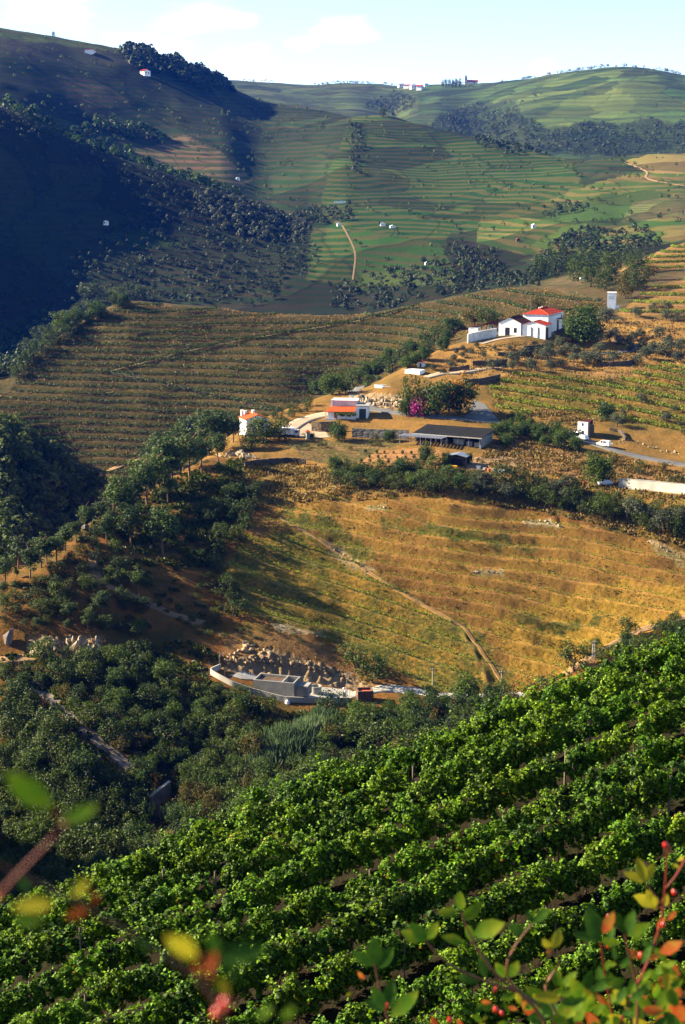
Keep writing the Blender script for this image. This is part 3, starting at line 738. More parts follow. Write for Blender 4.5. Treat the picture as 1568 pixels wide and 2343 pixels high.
LANDMARKS = [(580, 960, 'the white two-storey house'), (780, 945, 'the orange-roofed terrace house'), (1200, 735, 'the red-roofed winery'), (1397, 685, 'the white tower'),
             (1040, 995, 'the long dark-roofed shed'), (1040, 1045, 'the tin-roofed hut'), (1335, 980, 'the roofless ruin'), (1490, 1105, 'the pale retaining wall'),
             (650, 1565, 'the concrete tank'), (845, 1590, 'the brick tank'), (365, 1825, 'the stone wall by the stream'), (150, 1475, 'the pale rock face'),
             (200, 1690, 'the steep dirt track'), (950, 845, 'the white water basin'), (1030, 1590, 'the pale road'), (280, 1230, 'the pine ridge'), (1000, 1330, 'the brown vineyard slope'),
             (20, 1450, 'the grey boulder'), (560, 1040, 'the orange rock outcrop'), (700, 1100, 'the dry grass bank'), (450, 1380, 'the rough dirt path'), (1300, 900, 'the yellow-green vine terraces'),
             (100, 760, 'the shoulder of the terraced spur'), (900, 880, 'the empty pool'), (1120, 930, 'the paved parking bay'), (600, 1700, 'the reed beds'), (500, 1800, 'the ravine bottom'), (1250, 1100, 'the earth bank'), (1330, 1490, 'the lattice pylon')]
NOUN = {'oak': 'dark holm oak', 'shrub': 'low green shrub', 'leafy': 'green broadleaf tree', 'fade': 'yellowing tree', 'olive': 'grey-green olive tree', 'pine': 'bare-trunked pine', 'pink': 'bougainvillea', 'reed': 'pale green cane clump'}
CATS = {'oak': 'tree', 'shrub': 'shrub', 'leafy': 'tree', 'fade': 'tree', 'olive': 'olive tree', 'pine': 'pine tree', 'pink': 'flowering bush', 'reed': 'reeds'}
ONAME = {'oak': 'holm_oak', 'shrub': 'shrub', 'leafy': 'broadleaf_tree', 'fade': 'yellowing_tree', 'olive': 'olive_tree', 'pine': 'pine_tree', 'pink': 'bougainvillea', 'reed': 'cane_clump'}
PLACED = []          # px, py, radius px
TREES = []
SIZEW = {'oak': (22, 40), 'shrub': (14, 24), 'leafy': (30, 60), 'fade': (30, 60), 'olive': (18, 30), 'pine': (60, 95), 'pink': (20, 60), 'reed': (30, 60)}
def plant(kind, px, py, hpx, wide=1.0, label=None, group=None, k0=None, var=None):
    p = pick(px, py, k0)
    if p is None: return None
    h = hpx * p.y / F
    i = rnd.randrange(len(PROTO[kind])) if var is None else var
    tm, cm_ = PROTO[kind][i]
    low = kind == 'oak' and label is None and hpx < 37  # small holm oaks, named and categorised as bushes
    o = link('holm_oak_bush' if low else ONAME[kind], None, loc=p - Vector((0, 0, .05)), rz=rnd.uniform(0, 6.28))
    o.scale = (h * wide, h * wide, h)
    if tm: link('trunk' if kind != 'shrub' else 'stem', tm, o)
    cr_ = link('crown' if kind not in ('reed',) else 'blades', cm_, o)
    if kind == 'reed': cr_['kind'] = 'stuff'
    if label is None:
        L = min(LANDMARKS, key=lambda l: (l[0] - px) ** 2 + (l[1] - py) ** 2)
        dx, dy = px - L[0], py - L[1]
        rel = 'beside' if abs(dx) > 1.4 * abs(dy) else ('below' if dy > 0 else 'above')
        if math.hypot(dx, dy) < 45 and rel != 'beside': rel = 'just ' + rel
        if rel == 'beside': rel = 'left of' if dx < 0 else 'right of'
        a, b_ = SIZEW[kind]
        sz = 'small' if hpx < a else ('big' if hpx > b_ else 'middle-sized')
        label = '%s %s %s %s' % (sz, 'dark holm oak bush' if low else NOUN[kind], rel, L[2])
        group = group or label
    o['label'] = label; o['category'] = 'bush' if low else CATS[kind]; o['px'] = px
    if group: o['group'] = group
    PLACED.append((px, py, hpx * .45 * wide)); TREES.append(o)
    return o
def inside(x, y, poly):
    return bool(inpoly(np.array(x), np.array(y), poly))
def scatter(poly, kinds, n, smin, smax, sep=.75, seed=1, k0=None, wide=(.85, 1.3), free=False):
    r = random.Random(seed)
    xs = [p[0] for p in poly]; ys = [p[1] for p in poly]
    cnt = 0
    for _ in range(n * 14):
        if cnt >= n: break
        x, y = r.uniform(min(xs), max(xs)), r.uniform(min(ys), max(ys))
        if not inside(x, y, poly): continue
        if not free and any(inside(x, y, ho) for ho in HOLES): continue
        s = r.uniform(smin, smax) * (1 if r.random() > .15 else 1.3)
        rad = s * .45
        if any((x - a) ** 2 + ((y - b_) * 1.6) ** 2 < ((rad + c) * sep) ** 2 for a, b_, c in PLACED): continue
        kd = r.choices([k for k, _ in kinds], [w for _, w in kinds])[0]
        if kd == 'shrub': s *= .7
        if plant(kd, x, y, s, r.uniform(*wide), k0=k0): cnt += 1
# open ground kept free of trees: tracks, yards, roads, rocks
HOLES = [[(340,1210),(480,1190),(480,1290),(460,1340),(520,1395),(535,1565),(460,1595),(390,1560),(340,1500),(340,1400)],[(590,1640),(750,1630),(740,1740),(620,1790),(580,1760)],[(60,1545),(110,1578),(230,1683),(310,1748),(300,1800),(250,1790),(150,1705),(55,1620)],
         [(470,1520),(830,1560),(830,1620),(640,1615),(470,1565)],
         [(240,1330),(330,1360),(430,1400),(500,1420),(500,1440),(400,1425),(250,1350)],
         [(70,1450),(235,1450),(235,1498),(70,1498)], [(0,1430),(50,1430),(50,1480),(0,1480)],
         [(0,1495),(90,1500),(80,1525),(0,1525)], [(330,1780),(410,1780),(405,1890),(330,1905)], [(300,1900),(390,1900),(390,1930),(300,1930)],
         [(800,1560),(880,1560),(880,1620),(800,1620)], [(860,1570),(1190,1560),(1190,1602),(860,1602)]]
# pines on the ridge
for px, py, h in [(274,1195,105),(300,1247,92),(373,1268,108),(246,1245,72),(338,1160,112),(376,1112,108),(434,1092,96),(405,1066,84),(448,1048,92),(480,1042,92),(512,1028,84),(534,1012,62),
                  (462,1084,80),(322,1134,84),(288,1166,80),(355,1136,98),(306,1170,72),(395,1104,92),(420,1078,80),(500,1060,70),(262,1172,66),(195,1208,52),(95,1298,72),(42,1300,74),(70,1322,70),(108,1290,60),
                  (12,1338,66),(316,1358,56),(160,1420,46),(235,1410,60),(202,1440,50),(495,1010,70),(520,1000,62),(365,1080,86),(345,1100,80),(470,1010,74),(440,1030,80),(385,1150,70),(300,1205,74),(230,1205,60),(260,1225,64),(150,1260,58),(130,1285,60),(175,1240,50)]:
    plant('pine', px, py, h * 1.12, rnd.uniform(.95, 1.3))
# named and prominent trees
for args in [('oak',600,1012,68,1.25,'large dark oak hiding the front of the white two-storey house'), ('oak',640,1008,54,1.2,'rounded dark oak beside the parked truck'),
             ('oak',572,1030,46,1.2,'bushy oak on the bank under the white two-storey house'),
             ('leafy',775,1008,46,1.2,'round green tree below the stone terrace wall'), ('leafy',893,1010,30,1.2,'neat round green bush against the grey retaining wall'),
             ('oak',936,948,98,.62,'dark upright cypress-like tree beside the pink bougainvillea'), ('pink',958,953,56,1.0,'pink bougainvillea between the dark tree and the broad green trees'),
             ('leafy',1000,950,86,1.1,'broad dense green tree at the parking bay'), ('leafy',1050,946,84,1.1,'tall green tree with golden blooms at the parking bay'), ('oak',930,950,42,1.0,'small dark tree in front of the tall cypress-like one'),
             ('leafy',1338,785,92,1.05,'large spreading green tree at the end of the winery'), ('leafy',1312,780,66,.9,'lower green tree leaning on the large one at the winery'),
             ('fade',1085,748,52,1.2,'yellowing tree behind the low winery wall'), ('oak',1120,742,46,1.3,'dark tree behind the open-sided winery shelter'),('fade',1232,712,40,1.1,'dark leafy tree behind the red winery roof'),
             ('olive',1388,738,36,1.15,'olive tree standing at the foot of the white tower'),
             ('leafy',974,1062,50,.85,'conical green tree to the left of the tin-roofed hut'), ('leafy',1022,1064,34,.8,'small green tree hiding the front of the tin-roofed hut'), ('leafy',1073,1062,30,.8,'small conical tree at the corner of the tin-roofed hut'),
             ('leafy',1368,1108,78,1.0,'round green tree shading a parked car by the pale wall'), ('leafy',1388,962,42,1.1,'bright green tree above the roofless ruin'), ('olive',1412,975,30,1.2,'spreading olive beside the tree above the ruin'),
             ('oak',850,1560,78,1.1,'large holm oak at the foot of the brown vineyard slope'), ('oak',810,1520,60,1.1,'holm oak leaning over the rock cut by the road'),
             ('oak',1314,1535,76,1.05,'round holm oak beside the lattice pylon'), ('oak',1245,1600,66,1.4,'broad dark oak where the pale road disappears'),
             ('oak',985,1640,56,1.3,'broad oak below the pale road'), ('olive',818,1050,10,1,'x')][:-1]:
    plant(*args)
for dx, dy, s in ((1022,905,22),(1040,900,20),(1052,915,24),(1062,895,18),(1035,925,16),(1000,925,12)):
    pass
# broken scrub and woods
P_RAV1 = [(0,1320),(110,1285),(215,1215),(300,1290),(500,1330),(560,1350),(560,1400),(480,1440),(420,1470),(240,1450),(0,1440)]
P_RAV2 = [(0,1500),(240,1500),(430,1470),(500,1500),(460,1560),(560,1610),(620,1640),(560,1720),(430,1780),(300,1760),(120,1590),(0,1560)]
P_RAV3 = [(0,1580),(120,1610),(260,1760),(330,1800),(300,1900),(290,1960),(180,2060),(0,2120)]
P_RAV4 = [(300,1790),(450,1780),(560,1720),(640,1640),(860,1625),(1180,1600),(1180,1625),(760,1790),(480,1890),(330,1900)]
scatter(P_RAV4, [('oak', 2), ('leafy', 3), ('shrub', 1), ('fade', .9)], 110, 40, 72, .52, 5)
scatter([(0,2010),(250,1950),(480,1860),(760,1770),(1000,1680),(1180,1612),(1180,1650),(800,1810),(500,1930),(250,2060),(0,2150)], [('oak', 3), ('leafy', 1.5), ('shrub', 1)], 75, 46, 80, .42, 25)
scatter(P_RAV2, [('oak', 3.5), ('shrub', 2), ('leafy', 1.6), ('fade', .5)], 120, 28, 62, .54, 6)
scatter(P_RAV3, [('oak', 4), ('shrub', 1), ('leafy', 1)], 120, 40, 78, .46, 7)
scatter(P_RAV1, [('oak', 3), ('shrub', 4), ('pine', .4)], 85, 20, 46, .65, 8)
scatter([(470,1160),(560,1120),(600,1160),(560,1230),(510,1300),(560,1400),(440,1380),(420,1280)], [('oak', 4), ('shrub', 1)], 18, 34, 58, .7, 9)
scatter([(0,1300),(60,1290),(200,1190),(240,1240),(160,1320),(0,1360)], [('oak', 2), ('pine', 1)], 24, 26, 44, .6, 10)
scatter([(760,1080),(1000,1075),(1100,1090),(1080,1130),(900,1125),(770,1110)], [('shrub', 3), ('oak', 1), ('leafy', 1)], 64, 28, 44, .55, 11)
scatter([(1050,1100),(1320,1130),(1568,1180),(1568,1240),(1400,1190),(1200,1150),(1060,1130)], [('oak', 3), ('olive', 2), ('shrub', 2)], 62, 28, 50, .58, 12)
scatter([(1130,1000),(1200,965),(1280,1000),(1330,1030),(1300,1045),(1200,1000),(1150,1030)], [('leafy', 3), ('shrub', 1)], 22, 24, 40, .6, 13)
scatter([(1310,1510),(1440,1450),(1568,1410),(1568,1480),(1420,1520)], [('oak', 3), ('leafy', 1)], 22, 30, 48, .6, 14)
scatter([(700,900),(800,870),(930,800),(1040,760),(1040,800),(930,850),(830,885),(720,925)], [('oak', 3), ('leafy', 1.5)], 26, 26, 44, .62, 15)
scatter([(560,960),(640,945),(700,925),(720,935),(640,965)], [('shrub', 2), ('oak', 1)], 12, 18, 26, .7, 16)
scatter([(1090,850),(1230,800),(1290,790),(1420,760),(1568,780),(1568,830),(1400,840),(1200,850)], [('olive', 1)], 36, 21, 31, .85, 17)
scatter([(1430,700),(1568,690),(1568,735),(1440,745)], [('olive', 1)], 5, 22, 28, 1.2, 18)
scatter([(20,870),(100,770),(200,690),(330,668),(330,690),(220,735),(110,810),(30,880)], [('oak', 3), ('leafy', 1)], 26, 26, 46, .6, 19, 'gorge')
scatter([(1200,650),(1300,600),(1440,600),(1500,622),(1480,648),(1420,690),(1380,670),(1300,640),(1230,655)], [('oak', 3), ('fade', .6)], 22, 34, 60, .6, 20, 'spur0')
scatter([(640,1000),(900,1000),(920,1020),(800,1040),(660,1030)], [('shrub', 1)], 9, 16, 24, .9, 21)
scatter([(1280,880),(1568,860),(1568,1040),(1440,1010),(1300,960)], [('shrub', 2), ('olive', 1)], 14, 14, 26, .9, 22)
scatter([(1320,1035),(1568,1085),(1568,1110),(1330,1070)], [('shrub', 2), ('fade', 1)], 8, 20, 30, .9, 23)
scatter([(1060,800),(1080,795),(1200,790),(1000,850),(980,850)], [('olive', 1)], 12, 10, 15, 1.2, 24)
scatter([(340,1230),(470,1210),(475,1330),(520,1390),(515,1470),(440,1450),(390,1440),(345,1340)], [('shrub', 3), ('leafy', .6), ('oak', .8)], 46, 12, 22, .8, 26, free=True)
scatter([(520,1400),(640,1430),(760,1470),(780,1500),(640,1475),(540,1470)], [('shrub', 1)], 16, 10, 17, 1.0, 27, free=True)
for px, py, h in [(660,1720,62),(690,1690,58),(630,1740,62),(720,1670,50),(648,1695,56),(615,1720,50),(705,1710,54),(740,1650,46),(600,1760,60),(395,1870,46)]:
    plant('reed', px, py, h, 1.1)
for px, py, h in [(0,985,40),(25,1000,52),(55,1030,52),(85,1050,48),(120,1070,54),(150,1090,46),(180,1110,50),(205,1125,44),(40,1060,50),(90,1100,50),(140,1130,50),(10,1100,50),(60,1140,52),(110,1170,50),(170,1160,46),(20,1180,50),(70,1220,48),(130,1220,48),(30,1245,44),(5,1040,46),(180,1190,40)]:
    plant('pine' if rnd.random() < .5 else 'oak', px, py, h * 1.1, 1.3, k0='lane')

def finish_labels():
    """things whose look and neighbours agree are told apart by their order in the picture"""
    by = {}
    for o in TREES: by.setdefault(o['label'], []).append(o)
    for lb, L in by.items():
        if len(L) > 1:
            L.sort(key=lambda o: o['px'])
            for i, o in enumerate(L):
                o['label'] = lb + (', leftmost' if i == 0 else ', %s from the left' % ordn(i))
        elif L[0].get('group') == lb: del L[0]['group']
    for o in TREES: del o['px']

# ---------------------------------------------------------------- vines
def contour_rows(zone_name, phase=.22, step=2, minlen=14, gap=.012):
    L, m, h, _, _ = TERR[zone_name]
    cols = np.arange(44, NS - 44, step)
    lo, hi = L[m].min(), L[m].max()
    out = []
    for n in range(int(lo // h), int(hi // h) + 1):
        lev = (n + phase) * h
        act, done = [], []
        for i in cols:
            Li, mi = L[:, i], m[:, i]
            d = Li - lev
            js = np.nonzero((d[:-1] <= 0) & (d[1:] > 0) & mi[:-1])[0]
            pts = []
            for j in js:
                f = -d[j] / (d[j + 1] - d[j])
                y = math.exp(T[j, i] * (1 - f) + T[j + 1, i] * f)
                pts.append((SG[i] * y, y, ZW[j, i] * (1 - f) + ZW[j + 1, i] * f))
            nxt = []
            for a in act:
                best = None
                for p in pts:
                    if abs(math.log(p[1] / a[-1][1])) < gap and (best is None or abs(p[1] - a[-1][1]) < abs(best[1] - a[-1][1])): best = p
                if best is not None:
                    a.append(best); pts.remove(best); nxt.append(a)
                else: done.append(a)
            act = nxt + [[p] for p in pts]
        done += act
        for a in done:
            a = np.array(a)
            if np.linalg.norm(a[-1] - a[0]) >= minlen: out.append((n, a))
    out.sort(key=lambda t_: -t_[0])
    return out
def along(path, step, g):
    seg = np.linalg.norm(np.diff(path, axis=0), axis=1)
    s = np.concatenate([[0], np.cumsum(seg)])
    q_ = np.arange(0, s[-1], step) + g.uniform(0, step)
    q_ = q_[q_ < s[-1]]
    P = np.stack([np.interp(q_, s, path[:, k]) for k in range(3)], -1)
    D = unit(np.stack([np.interp(np.minimum(q_ + .5, s[-1]), s, path[:, k]) - np.interp(np.maximum(q_ - .5, 0), s, path[:, k]) for k in range(3)], -1))
    return q_, P, D
def vine_row(path, g, h, w, per_m, leaf, mat, gaps=.12, vary=.35, name='foliage', z0=.25, near=False):
    q_, P, D = along(path, 1.0 / per_m, g)
    n = len(P)
    ph = g.uniform(0, 100)
    vig = fbm(q_ / 3.0 + ph, np.zeros(n) + ph, 3, 3)                 # vigour changes from plant to plant
    plantw = .62 + .38 * np.abs(np.cos(q_ * math.pi / 1.35 + ph + 2.2 * fbm(q_ / 4, np.zeros(n) + 1.7, 2, 31)))
    keep = (vig > gaps + g.uniform(0, .12, n))
    side = np.stack([-D[:, 1], D[:, 0], np.zeros(n)], -1)
    hh_ = h * (1 - vary + 2 * vary * vig) * plantw
    a = g.uniform(-.36 * math.pi, 1.36 * math.pi, n)                  # round the hedge section
    rr = np.sqrt(g.uniform(.35, 1.0, n))
    off = np.cos(a) * rr * w * .5
    up = z0 + (hh_ - z0) * (.5 + .5 * np.sin(a) * rr)
    shoot = g.uniform(0, 1, n) < .03
    up = np.where(shoot, up + g.uniform(.05, .35, n) * h * .5, up)
    c = P + side * off[:, None] + g.normal(0, .06, (n, 3)); c[:, 2] += up
    nr = side * np.cos(a)[:, None] + np.array([0, 0, 1.0]) * (np.sin(a)[:, None] * .8 + .3)
    c, nr = c[keep], nr[keep]
    v, f = leaf_cards(c, nr, np.full(len(c), leaf), g, 1.0 if near else .85, .5, near)
    me = mesh_np(name, v, f, mat)
    hue = np.clip(g.uniform(0, .92, len(f)) + (fbm(q_[keep] / 2 + ph, np.zeros(len(f)) + 7.7, 2, 8) - .5) * .5, 0, 1)
    set_rnd(me, hue, 4)
    return me
ORD = ['first', 'second', 'third', 'fourth', 'fifth', 'sixth', 'seventh', 'eighth', 'ninth', 'tenth', 'eleventh', 'twelfth', 'thirteenth', 'fourteenth', 'fifteenth', 'sixteenth', 'seventeenth', 'eighteenth', 'nineteenth', 'twentieth']
def ordn(i):
    if i < 20: return ORD[i]
    return {2: 'twenty-', 3: 'thirty-', 4: 'forty-', 5: 'fifty-'}[(i + 1) // 10] + (ORD[(i + 1) % 10 - 1] if (i + 1) % 10 else 'th')
def rows_of(zone_name, where, group, mat, h, w, per_m, leaf, gaps=.12, vary=.35, phase=.22, minlen=14, cut=None, z0=.2):
    g = np.random.default_rng(hash_(zone_name))
    rows = contour_rows(zone_name, phase, minlen=minlen)
    for i, (n, path) in enumerate(rows):
        if len(path) < 4: continue
        c0_ = path[len(path) // 2]
        o = link('vine_row', None, loc=tuple(c0_), label='%s vine row from the top %s' % (ordn(i), where), category='vine row', group=group)
        link('foliage', vine_row(path - c0_, g, h, w, per_m, leaf, mat, gaps, vary, 'foliage', z0), o, kind='stuff')
rows_of('spur', 'of the long brown terraced spur', 'vine rows on the terraced spur', M_VINE2, 1.9, 1.9, 18, .62, .06, .3)
rows_of('rvine', 'of the yellowing terraces below the olive grove', 'vine rows on the yellowing terraces', M_VINE3, 1.7, 1.6, 26, .55, .12, .35)
rows_of('rtop', 'of the terraces beside the white tower', 'vine rows beside the white tower', M_VINE3, 1.9, 1.7, 34, .6, .03, .25)
rows_of('rtop2', 'of the terraces on the hill above the oak wood', 'vine rows above the oak wood', M_VINE3, 1.9, 1.7, 30, .65, .03, .25)
rows_of('brown', 'of the straw-brown slope', 'sparse vine rows on the straw-brown slope', M_VINE3, .85, .9, 18, .25, .27, .5, z0=.05)
rows_of('brownlow', 'of the greener foot of the straw-brown slope', 'vine rows at the foot of the straw-brown slope', M_VINE3, 1.0, 1.0, 22, .30, .26, .5, z0=.05)

# the near vineyard: straight rows climbing the slope under the camera
g = np.random.default_rng(77)
m_post = plain('weathered_post', (.16, .12, .09), .9, .2, 8)
NEAR = [65.0 - 2.36 * k for k in range(13)]
def cylinder(r, h, sides=6, z0=0, r2=None):
    return tube([(0, 0, z0), (0, 0, z0 + h)], [r, r2 or r], sides)
pv, pf = cylinder(.045, 1.55, 6)
me_post = mesh_np('post', np.concatenate([pv, [(0, 0, 1.57)]]), np.array([tuple(f) for f in pf]), m_post, smooth=True)
tv_, tf_ = tube([(0, 0, -.1), (.03, 0, .25), (-.02, .02, .5), (.02, -.02, .75)], [.04, .03, .028, .02], 5)
me_vtrunk = mesh_np('vine_trunk', tv_, tf_, M_BARK, smooth=True)
def vine_plant(g):
    cs, ns = [], []
    for i in range(44):
        d = unit(g.normal(0, 1, 3))
        r = g.uniform(.5, 1.0)
        c = np.array([d[0] * .64 * r, d[1] * .31 * r, .96 + d[2] * .74 * r])
        if d[2] > .3 and g.uniform() < .3: c[2] += g.uniform(.1, .35)
        nl = 42
        q2 = unit(g.normal(0, 1, (nl, 3)))
        cs.append(c + q2 * g.uniform(.08, .19) * g.uniform(.6, 1.05, (nl, 1))); ns.append(q2 * .6 + d * .5 + np.array([0, 0, .45]))
    for i in range(5):                                                  # loose shoots
        a = g.uniform(0, 6.28); t_ = np.linspace(0, 1, 14)[:, None]
        st0 = np.array([math.cos(a) * .45, math.sin(a) * .3, 1.5]); en = st0 + np.array([math.cos(a) * .45, math.sin(a) * .4, g.uniform(-.5, .55)])
        cs.append(st0 * (1 - t_) + en * t_ + g.normal(0, .04, (14, 3))); ns.append(np.tile((0, 0, 1.), (14, 1)))
    c, n_ = np.concatenate(cs), np.concatenate(ns)
    keep = c[:, 2] > .05
    c, n_ = c[keep], n_[keep]
    v, f = leaf_cards(c, n_, np.full(len(c), .100), g, 1.0, .55, True)
    me = mesh_np('vine', v, f, M_VINE)
    tone = np.clip(g.uniform(0, .9, len(f)) + g.normal(0, .14) + (g.uniform(0, 1, len(f)) < (.08 if g.uniform() < .2 else .008)) * .5, 0, 1)
    set_rnd(me, tone, 4)
    return me
VINES = [vine_plant(np.random.default_rng(600 + i)) for i in range(12)]
for k, Yr in enumerate(NEAR):
    x0, x1 = -.29 * Yr - 1, .33 * Yr + 1
    xs = np.arange(x0, x1, .8)
    wob_ = (fbm(xs / 9, np.full(len(xs), k * 3.3), 2, 21) - .5) * .8
    path = np.array([(x, Yr + .30 * x + w_, ground(x, Yr + .30 * x + w_)) for x, w_ in zip(xs, wob_)])
    row = link('vine_row', None, loc=(0, Yr, float(ground(0, Yr))), label='%s row of lush green vines counted from the near edge of the vineyard' % ordn(12 - k) if k else 'farthest lush green vine row, along the edge above the ravine', category='vine row', group='lush vine rows of the near vineyard')
    pm = 420 if Yr > 50 else 520
    leaf = .175 if Yr > 50 else .16
    q_, Pq, Dq = along(path, .74, g)
    for (x, y, z), (dx_, dy_, dz_) in zip(Pq, Dq):
        if abs(x) > .36 * y or rnd.random() < .03: continue
        o = link('vine', rnd.choice(VINES), row, (x + rnd.uniform(-.12, .12), y - Yr + rnd.uniform(-.15, .15), z - float(ground(0, Yr))))
        s_ = rnd.uniform(.84, 1.12) * (.86 + .3 * float(vnoise(np.array(x / 5), np.array(k * 2.2), 5)))
        o.rotation_euler = (0, 0, math.atan2(dy_, dx_) + (math.pi if rnd.random() < .5 else 0) + rnd.uniform(-.2, .2)); o.scale = (s_ * rnd.uniform(.9, 1.15), s_, s_ * rnd.uniform(.88, 1.15))
    for x in np.arange(x0 + rnd.uniform(0, 3), x1, 5.2):
        link('post', me_post, row, (x, .30 * x, float(ground(x, Yr + .30 * x) - ground(0, Yr))))
    for x in np.arange(x0 + .5, x1, 2.6):
        if abs(x) < .25 * Yr: link('vine_trunk', me_vtrunk, row, (x, .30 * x, float(ground(x, Yr + .30 * x) - ground(0, Yr))), rnd.uniform(0, 6))

# ---- what nobody could count: dry grass, weeds and far woods
def tufts(name, polys, n, mat, size, k0, k1, label, cat, seed, hmul=1.0, flatn=.2):
    g = np.random.default_rng(seed)
    m = np.zeros((NT, NS), bool)
    for p_ in polys: m |= softpoly(p_, k0, k1, 10)
    jj_, ii_ = np.nonzero(m[:-1, :-1])
    wgt = (YG[1:, :-1] - YG[:-1, :-1])[jj_, ii_] * (XG[:-1, 1:] - XG[:-1, :-1])[jj_, ii_]
    idx = g.choice(len(jj_), n, p=wgt / wgt.sum())
    j, i = jj_[idx], ii_[idx]
    a, b_ = g.uniform(0, 1, (n, 1)), g.uniform(0, 1, (n, 1))
    def at_(J, I): return np.stack([XG[J, I], YG[J, I], ZW[J, I]], -1)
    P = (at_(j, i) * (1 - a) + at_(j, i + 1) * a) * (1 - b_) + (at_(j + 1, i) * (1 - a) + at_(j + 1, i + 1) * a) * b_
    cl = fbm(P[:, 0] / 3, P[:, 1] / 3, 3, seed)
    keep = cl > g.uniform(.3, .62, n)
    P, cl = P[keep], cl[keep]
    n = len(P)
    lean = g.normal(0, .35, (n, 3)); lean[:, 2] = 1
    s = size * g.uniform(.5, 1.4, (n, 1)) * (.6 + .9 * cl[:, None])
    u = unit(lean) * s * .55 * hmul
    w_ = unit(np.cross(u, g.normal(0, 1, (n, 3)))) * s * .42
    c = P + u * .8
    v, f = quads_from(c, u, w_)
    me = mesh_np(name, v, f, mat); set_rnd(me, g.uniform(0, 1, n), 4)
    link(name, me, kind='stuff', label=label, category=cat)
tufts('dry_grass', [[(440,1120),(520,1070),(660,1050),(780,1075),(1000,1070),(1300,1100),(1568,1130),(1568,1250),(1200,1165),(1000,1135),(640,1150),(500,1180)],
                    [(1080,1065),(1130,1010),(1250,985),(1330,1030),(1568,1070),(1568,1125),(1300,1100)],
                    [(1140,950),(1300,945),(1380,960),(1290,990),(1150,990)]], 52000, M_GRASS, .55, 'vmid', 'mound', 'dry orange and straw grass on the banks round the yard', 'grass', 301)
tufts('hillside_weeds', [P_BROWN_A, P_BROWN_B, [(500,1440),(700,1440),(900,1560),(520,1500)]], 9000, M_WEED, .30, 'cliff0', 'yard', 'small weeds and tufts dotting the straw-brown vineyard slope', 'weeds', 302)
tufts('scrub', [P_RAV2, P_RAV3, P_RAV4, [(200,1200),(440,1080),(560,1050),(560,1160),(480,1300),(300,1300)]], 60000, M_SHRUB, .8, 'stream', 'yard', 'low scrub and bracken covering the ravine sides', 'scrub', 303, .8)
tufts('terrace_weeds', [P_SPUR], 30000, M_GRASS, .5, 'winery', 'spurc', 'dry weeds on the risers of the terraced spur', 'weeds', 304)
tufts('terrace_grass', [P_RVINE, P_OLIVE, [(1300,850),(1640,700),(1640,860),(1420,880)]], 30000, M_GRASS, .5, 'lane', 'spurc', 'dry grass between the vine terraces and olive trees', 'grass', 305)

def woods(name, polys, n, k0, k1, hgt, mat, label, seed, cards=26, conical=.0):
    g = np.random.default_rng(seed)
    m = np.zeros((NT, NS), bool)
    for p_ in polys: m |= softpoly(p_, k0, k1, 16)
    jj_, ii_ = np.nonzero(m[:-1, :-1])
    wgt = (YG[1:, :-1] - YG[:-1, :-1])[jj_, ii_] * (XG[:-1, 1:] - XG[:-1, :-1])[jj_, ii_]
    idx = g.choice(len(jj_), n, p=wgt / wgt.sum())
    P = np.stack([XG[jj_, ii_], YG[jj_, ii_], ZW[jj_, ii_]], -1)[idx] + g.normal(0, 2.0, (n, 3)) * np.array([1, 1, 0])
    H_ = hgt * g.uniform(.5, 1.35, n)
    d = unit(g.normal(0, 1, (n, cards, 3))); d[..., 2] = np.abs(d[..., 2]) * 1.3 - .35
    ht = .5 + .5 * d[..., 2]
    wd = (1 - conical * ht)
    c = P[:, None] + d * np.stack([.42 * wd, .42 * wd, np.full_like(wd, .46)], -1) * H_[:, None, None]
    c[..., 2] += H_[:, None] * .42
    sz = np.repeat(H_, cards) * (.27 if cards < 80 else .17)
    v, f = leaf_cards(c.reshape(-1, 3), d.reshape(-1, 3) + np.array([0, 0, .3]), sz, g, .8, .5)
    me = mesh_np(name, v, f, mat)
    tone = np.repeat(g.uniform(0, .5, n), cards) + g.uniform(0, .45, n * cards)
    set_rnd(me, tone, 4)
    link(name, me, kind='stuff', label=label, category='woods')
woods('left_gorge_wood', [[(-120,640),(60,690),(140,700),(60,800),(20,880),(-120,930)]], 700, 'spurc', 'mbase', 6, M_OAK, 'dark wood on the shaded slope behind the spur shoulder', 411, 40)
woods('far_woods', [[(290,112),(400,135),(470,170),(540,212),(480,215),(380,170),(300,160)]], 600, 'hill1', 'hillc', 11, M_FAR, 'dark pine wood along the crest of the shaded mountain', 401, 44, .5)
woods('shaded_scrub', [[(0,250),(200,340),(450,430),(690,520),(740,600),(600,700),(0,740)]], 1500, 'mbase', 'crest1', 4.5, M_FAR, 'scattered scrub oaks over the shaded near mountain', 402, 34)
woods('olive_grove', [[(430,440),(560,455),(690,505),(700,545),(560,560),(470,490)]], 420, 'mbase', 'crest1', 5.5, M_OLIVE, 'pale olive grove on the nose of the shaded mountain', 403, 40)
woods('ridge_trees', [[(0,225),(130,280),(280,330),(300,360),(420,400),(560,460),(450,450),(200,350),(0,270)], [(170,250),(300,280),(400,300),(380,330),(250,300)]], 420, 'crest1', 'hill1', 10, M_LEAFY, 'loose trees along the shaded ridge and the gully behind it', 404, 36)
woods('far_forest', [[(980,290),(1050,250),(1180,250),(1240,290),(1380,285),(1640,285),(1640,365),(1400,362),(1200,348),(1050,310)], [(900,210),(960,225),(940,265),(830,250)]], 1900, 'dip', 'farc', 7, M_FAR, 'blue-green forest at the foot of the far mountain', 405, 22)
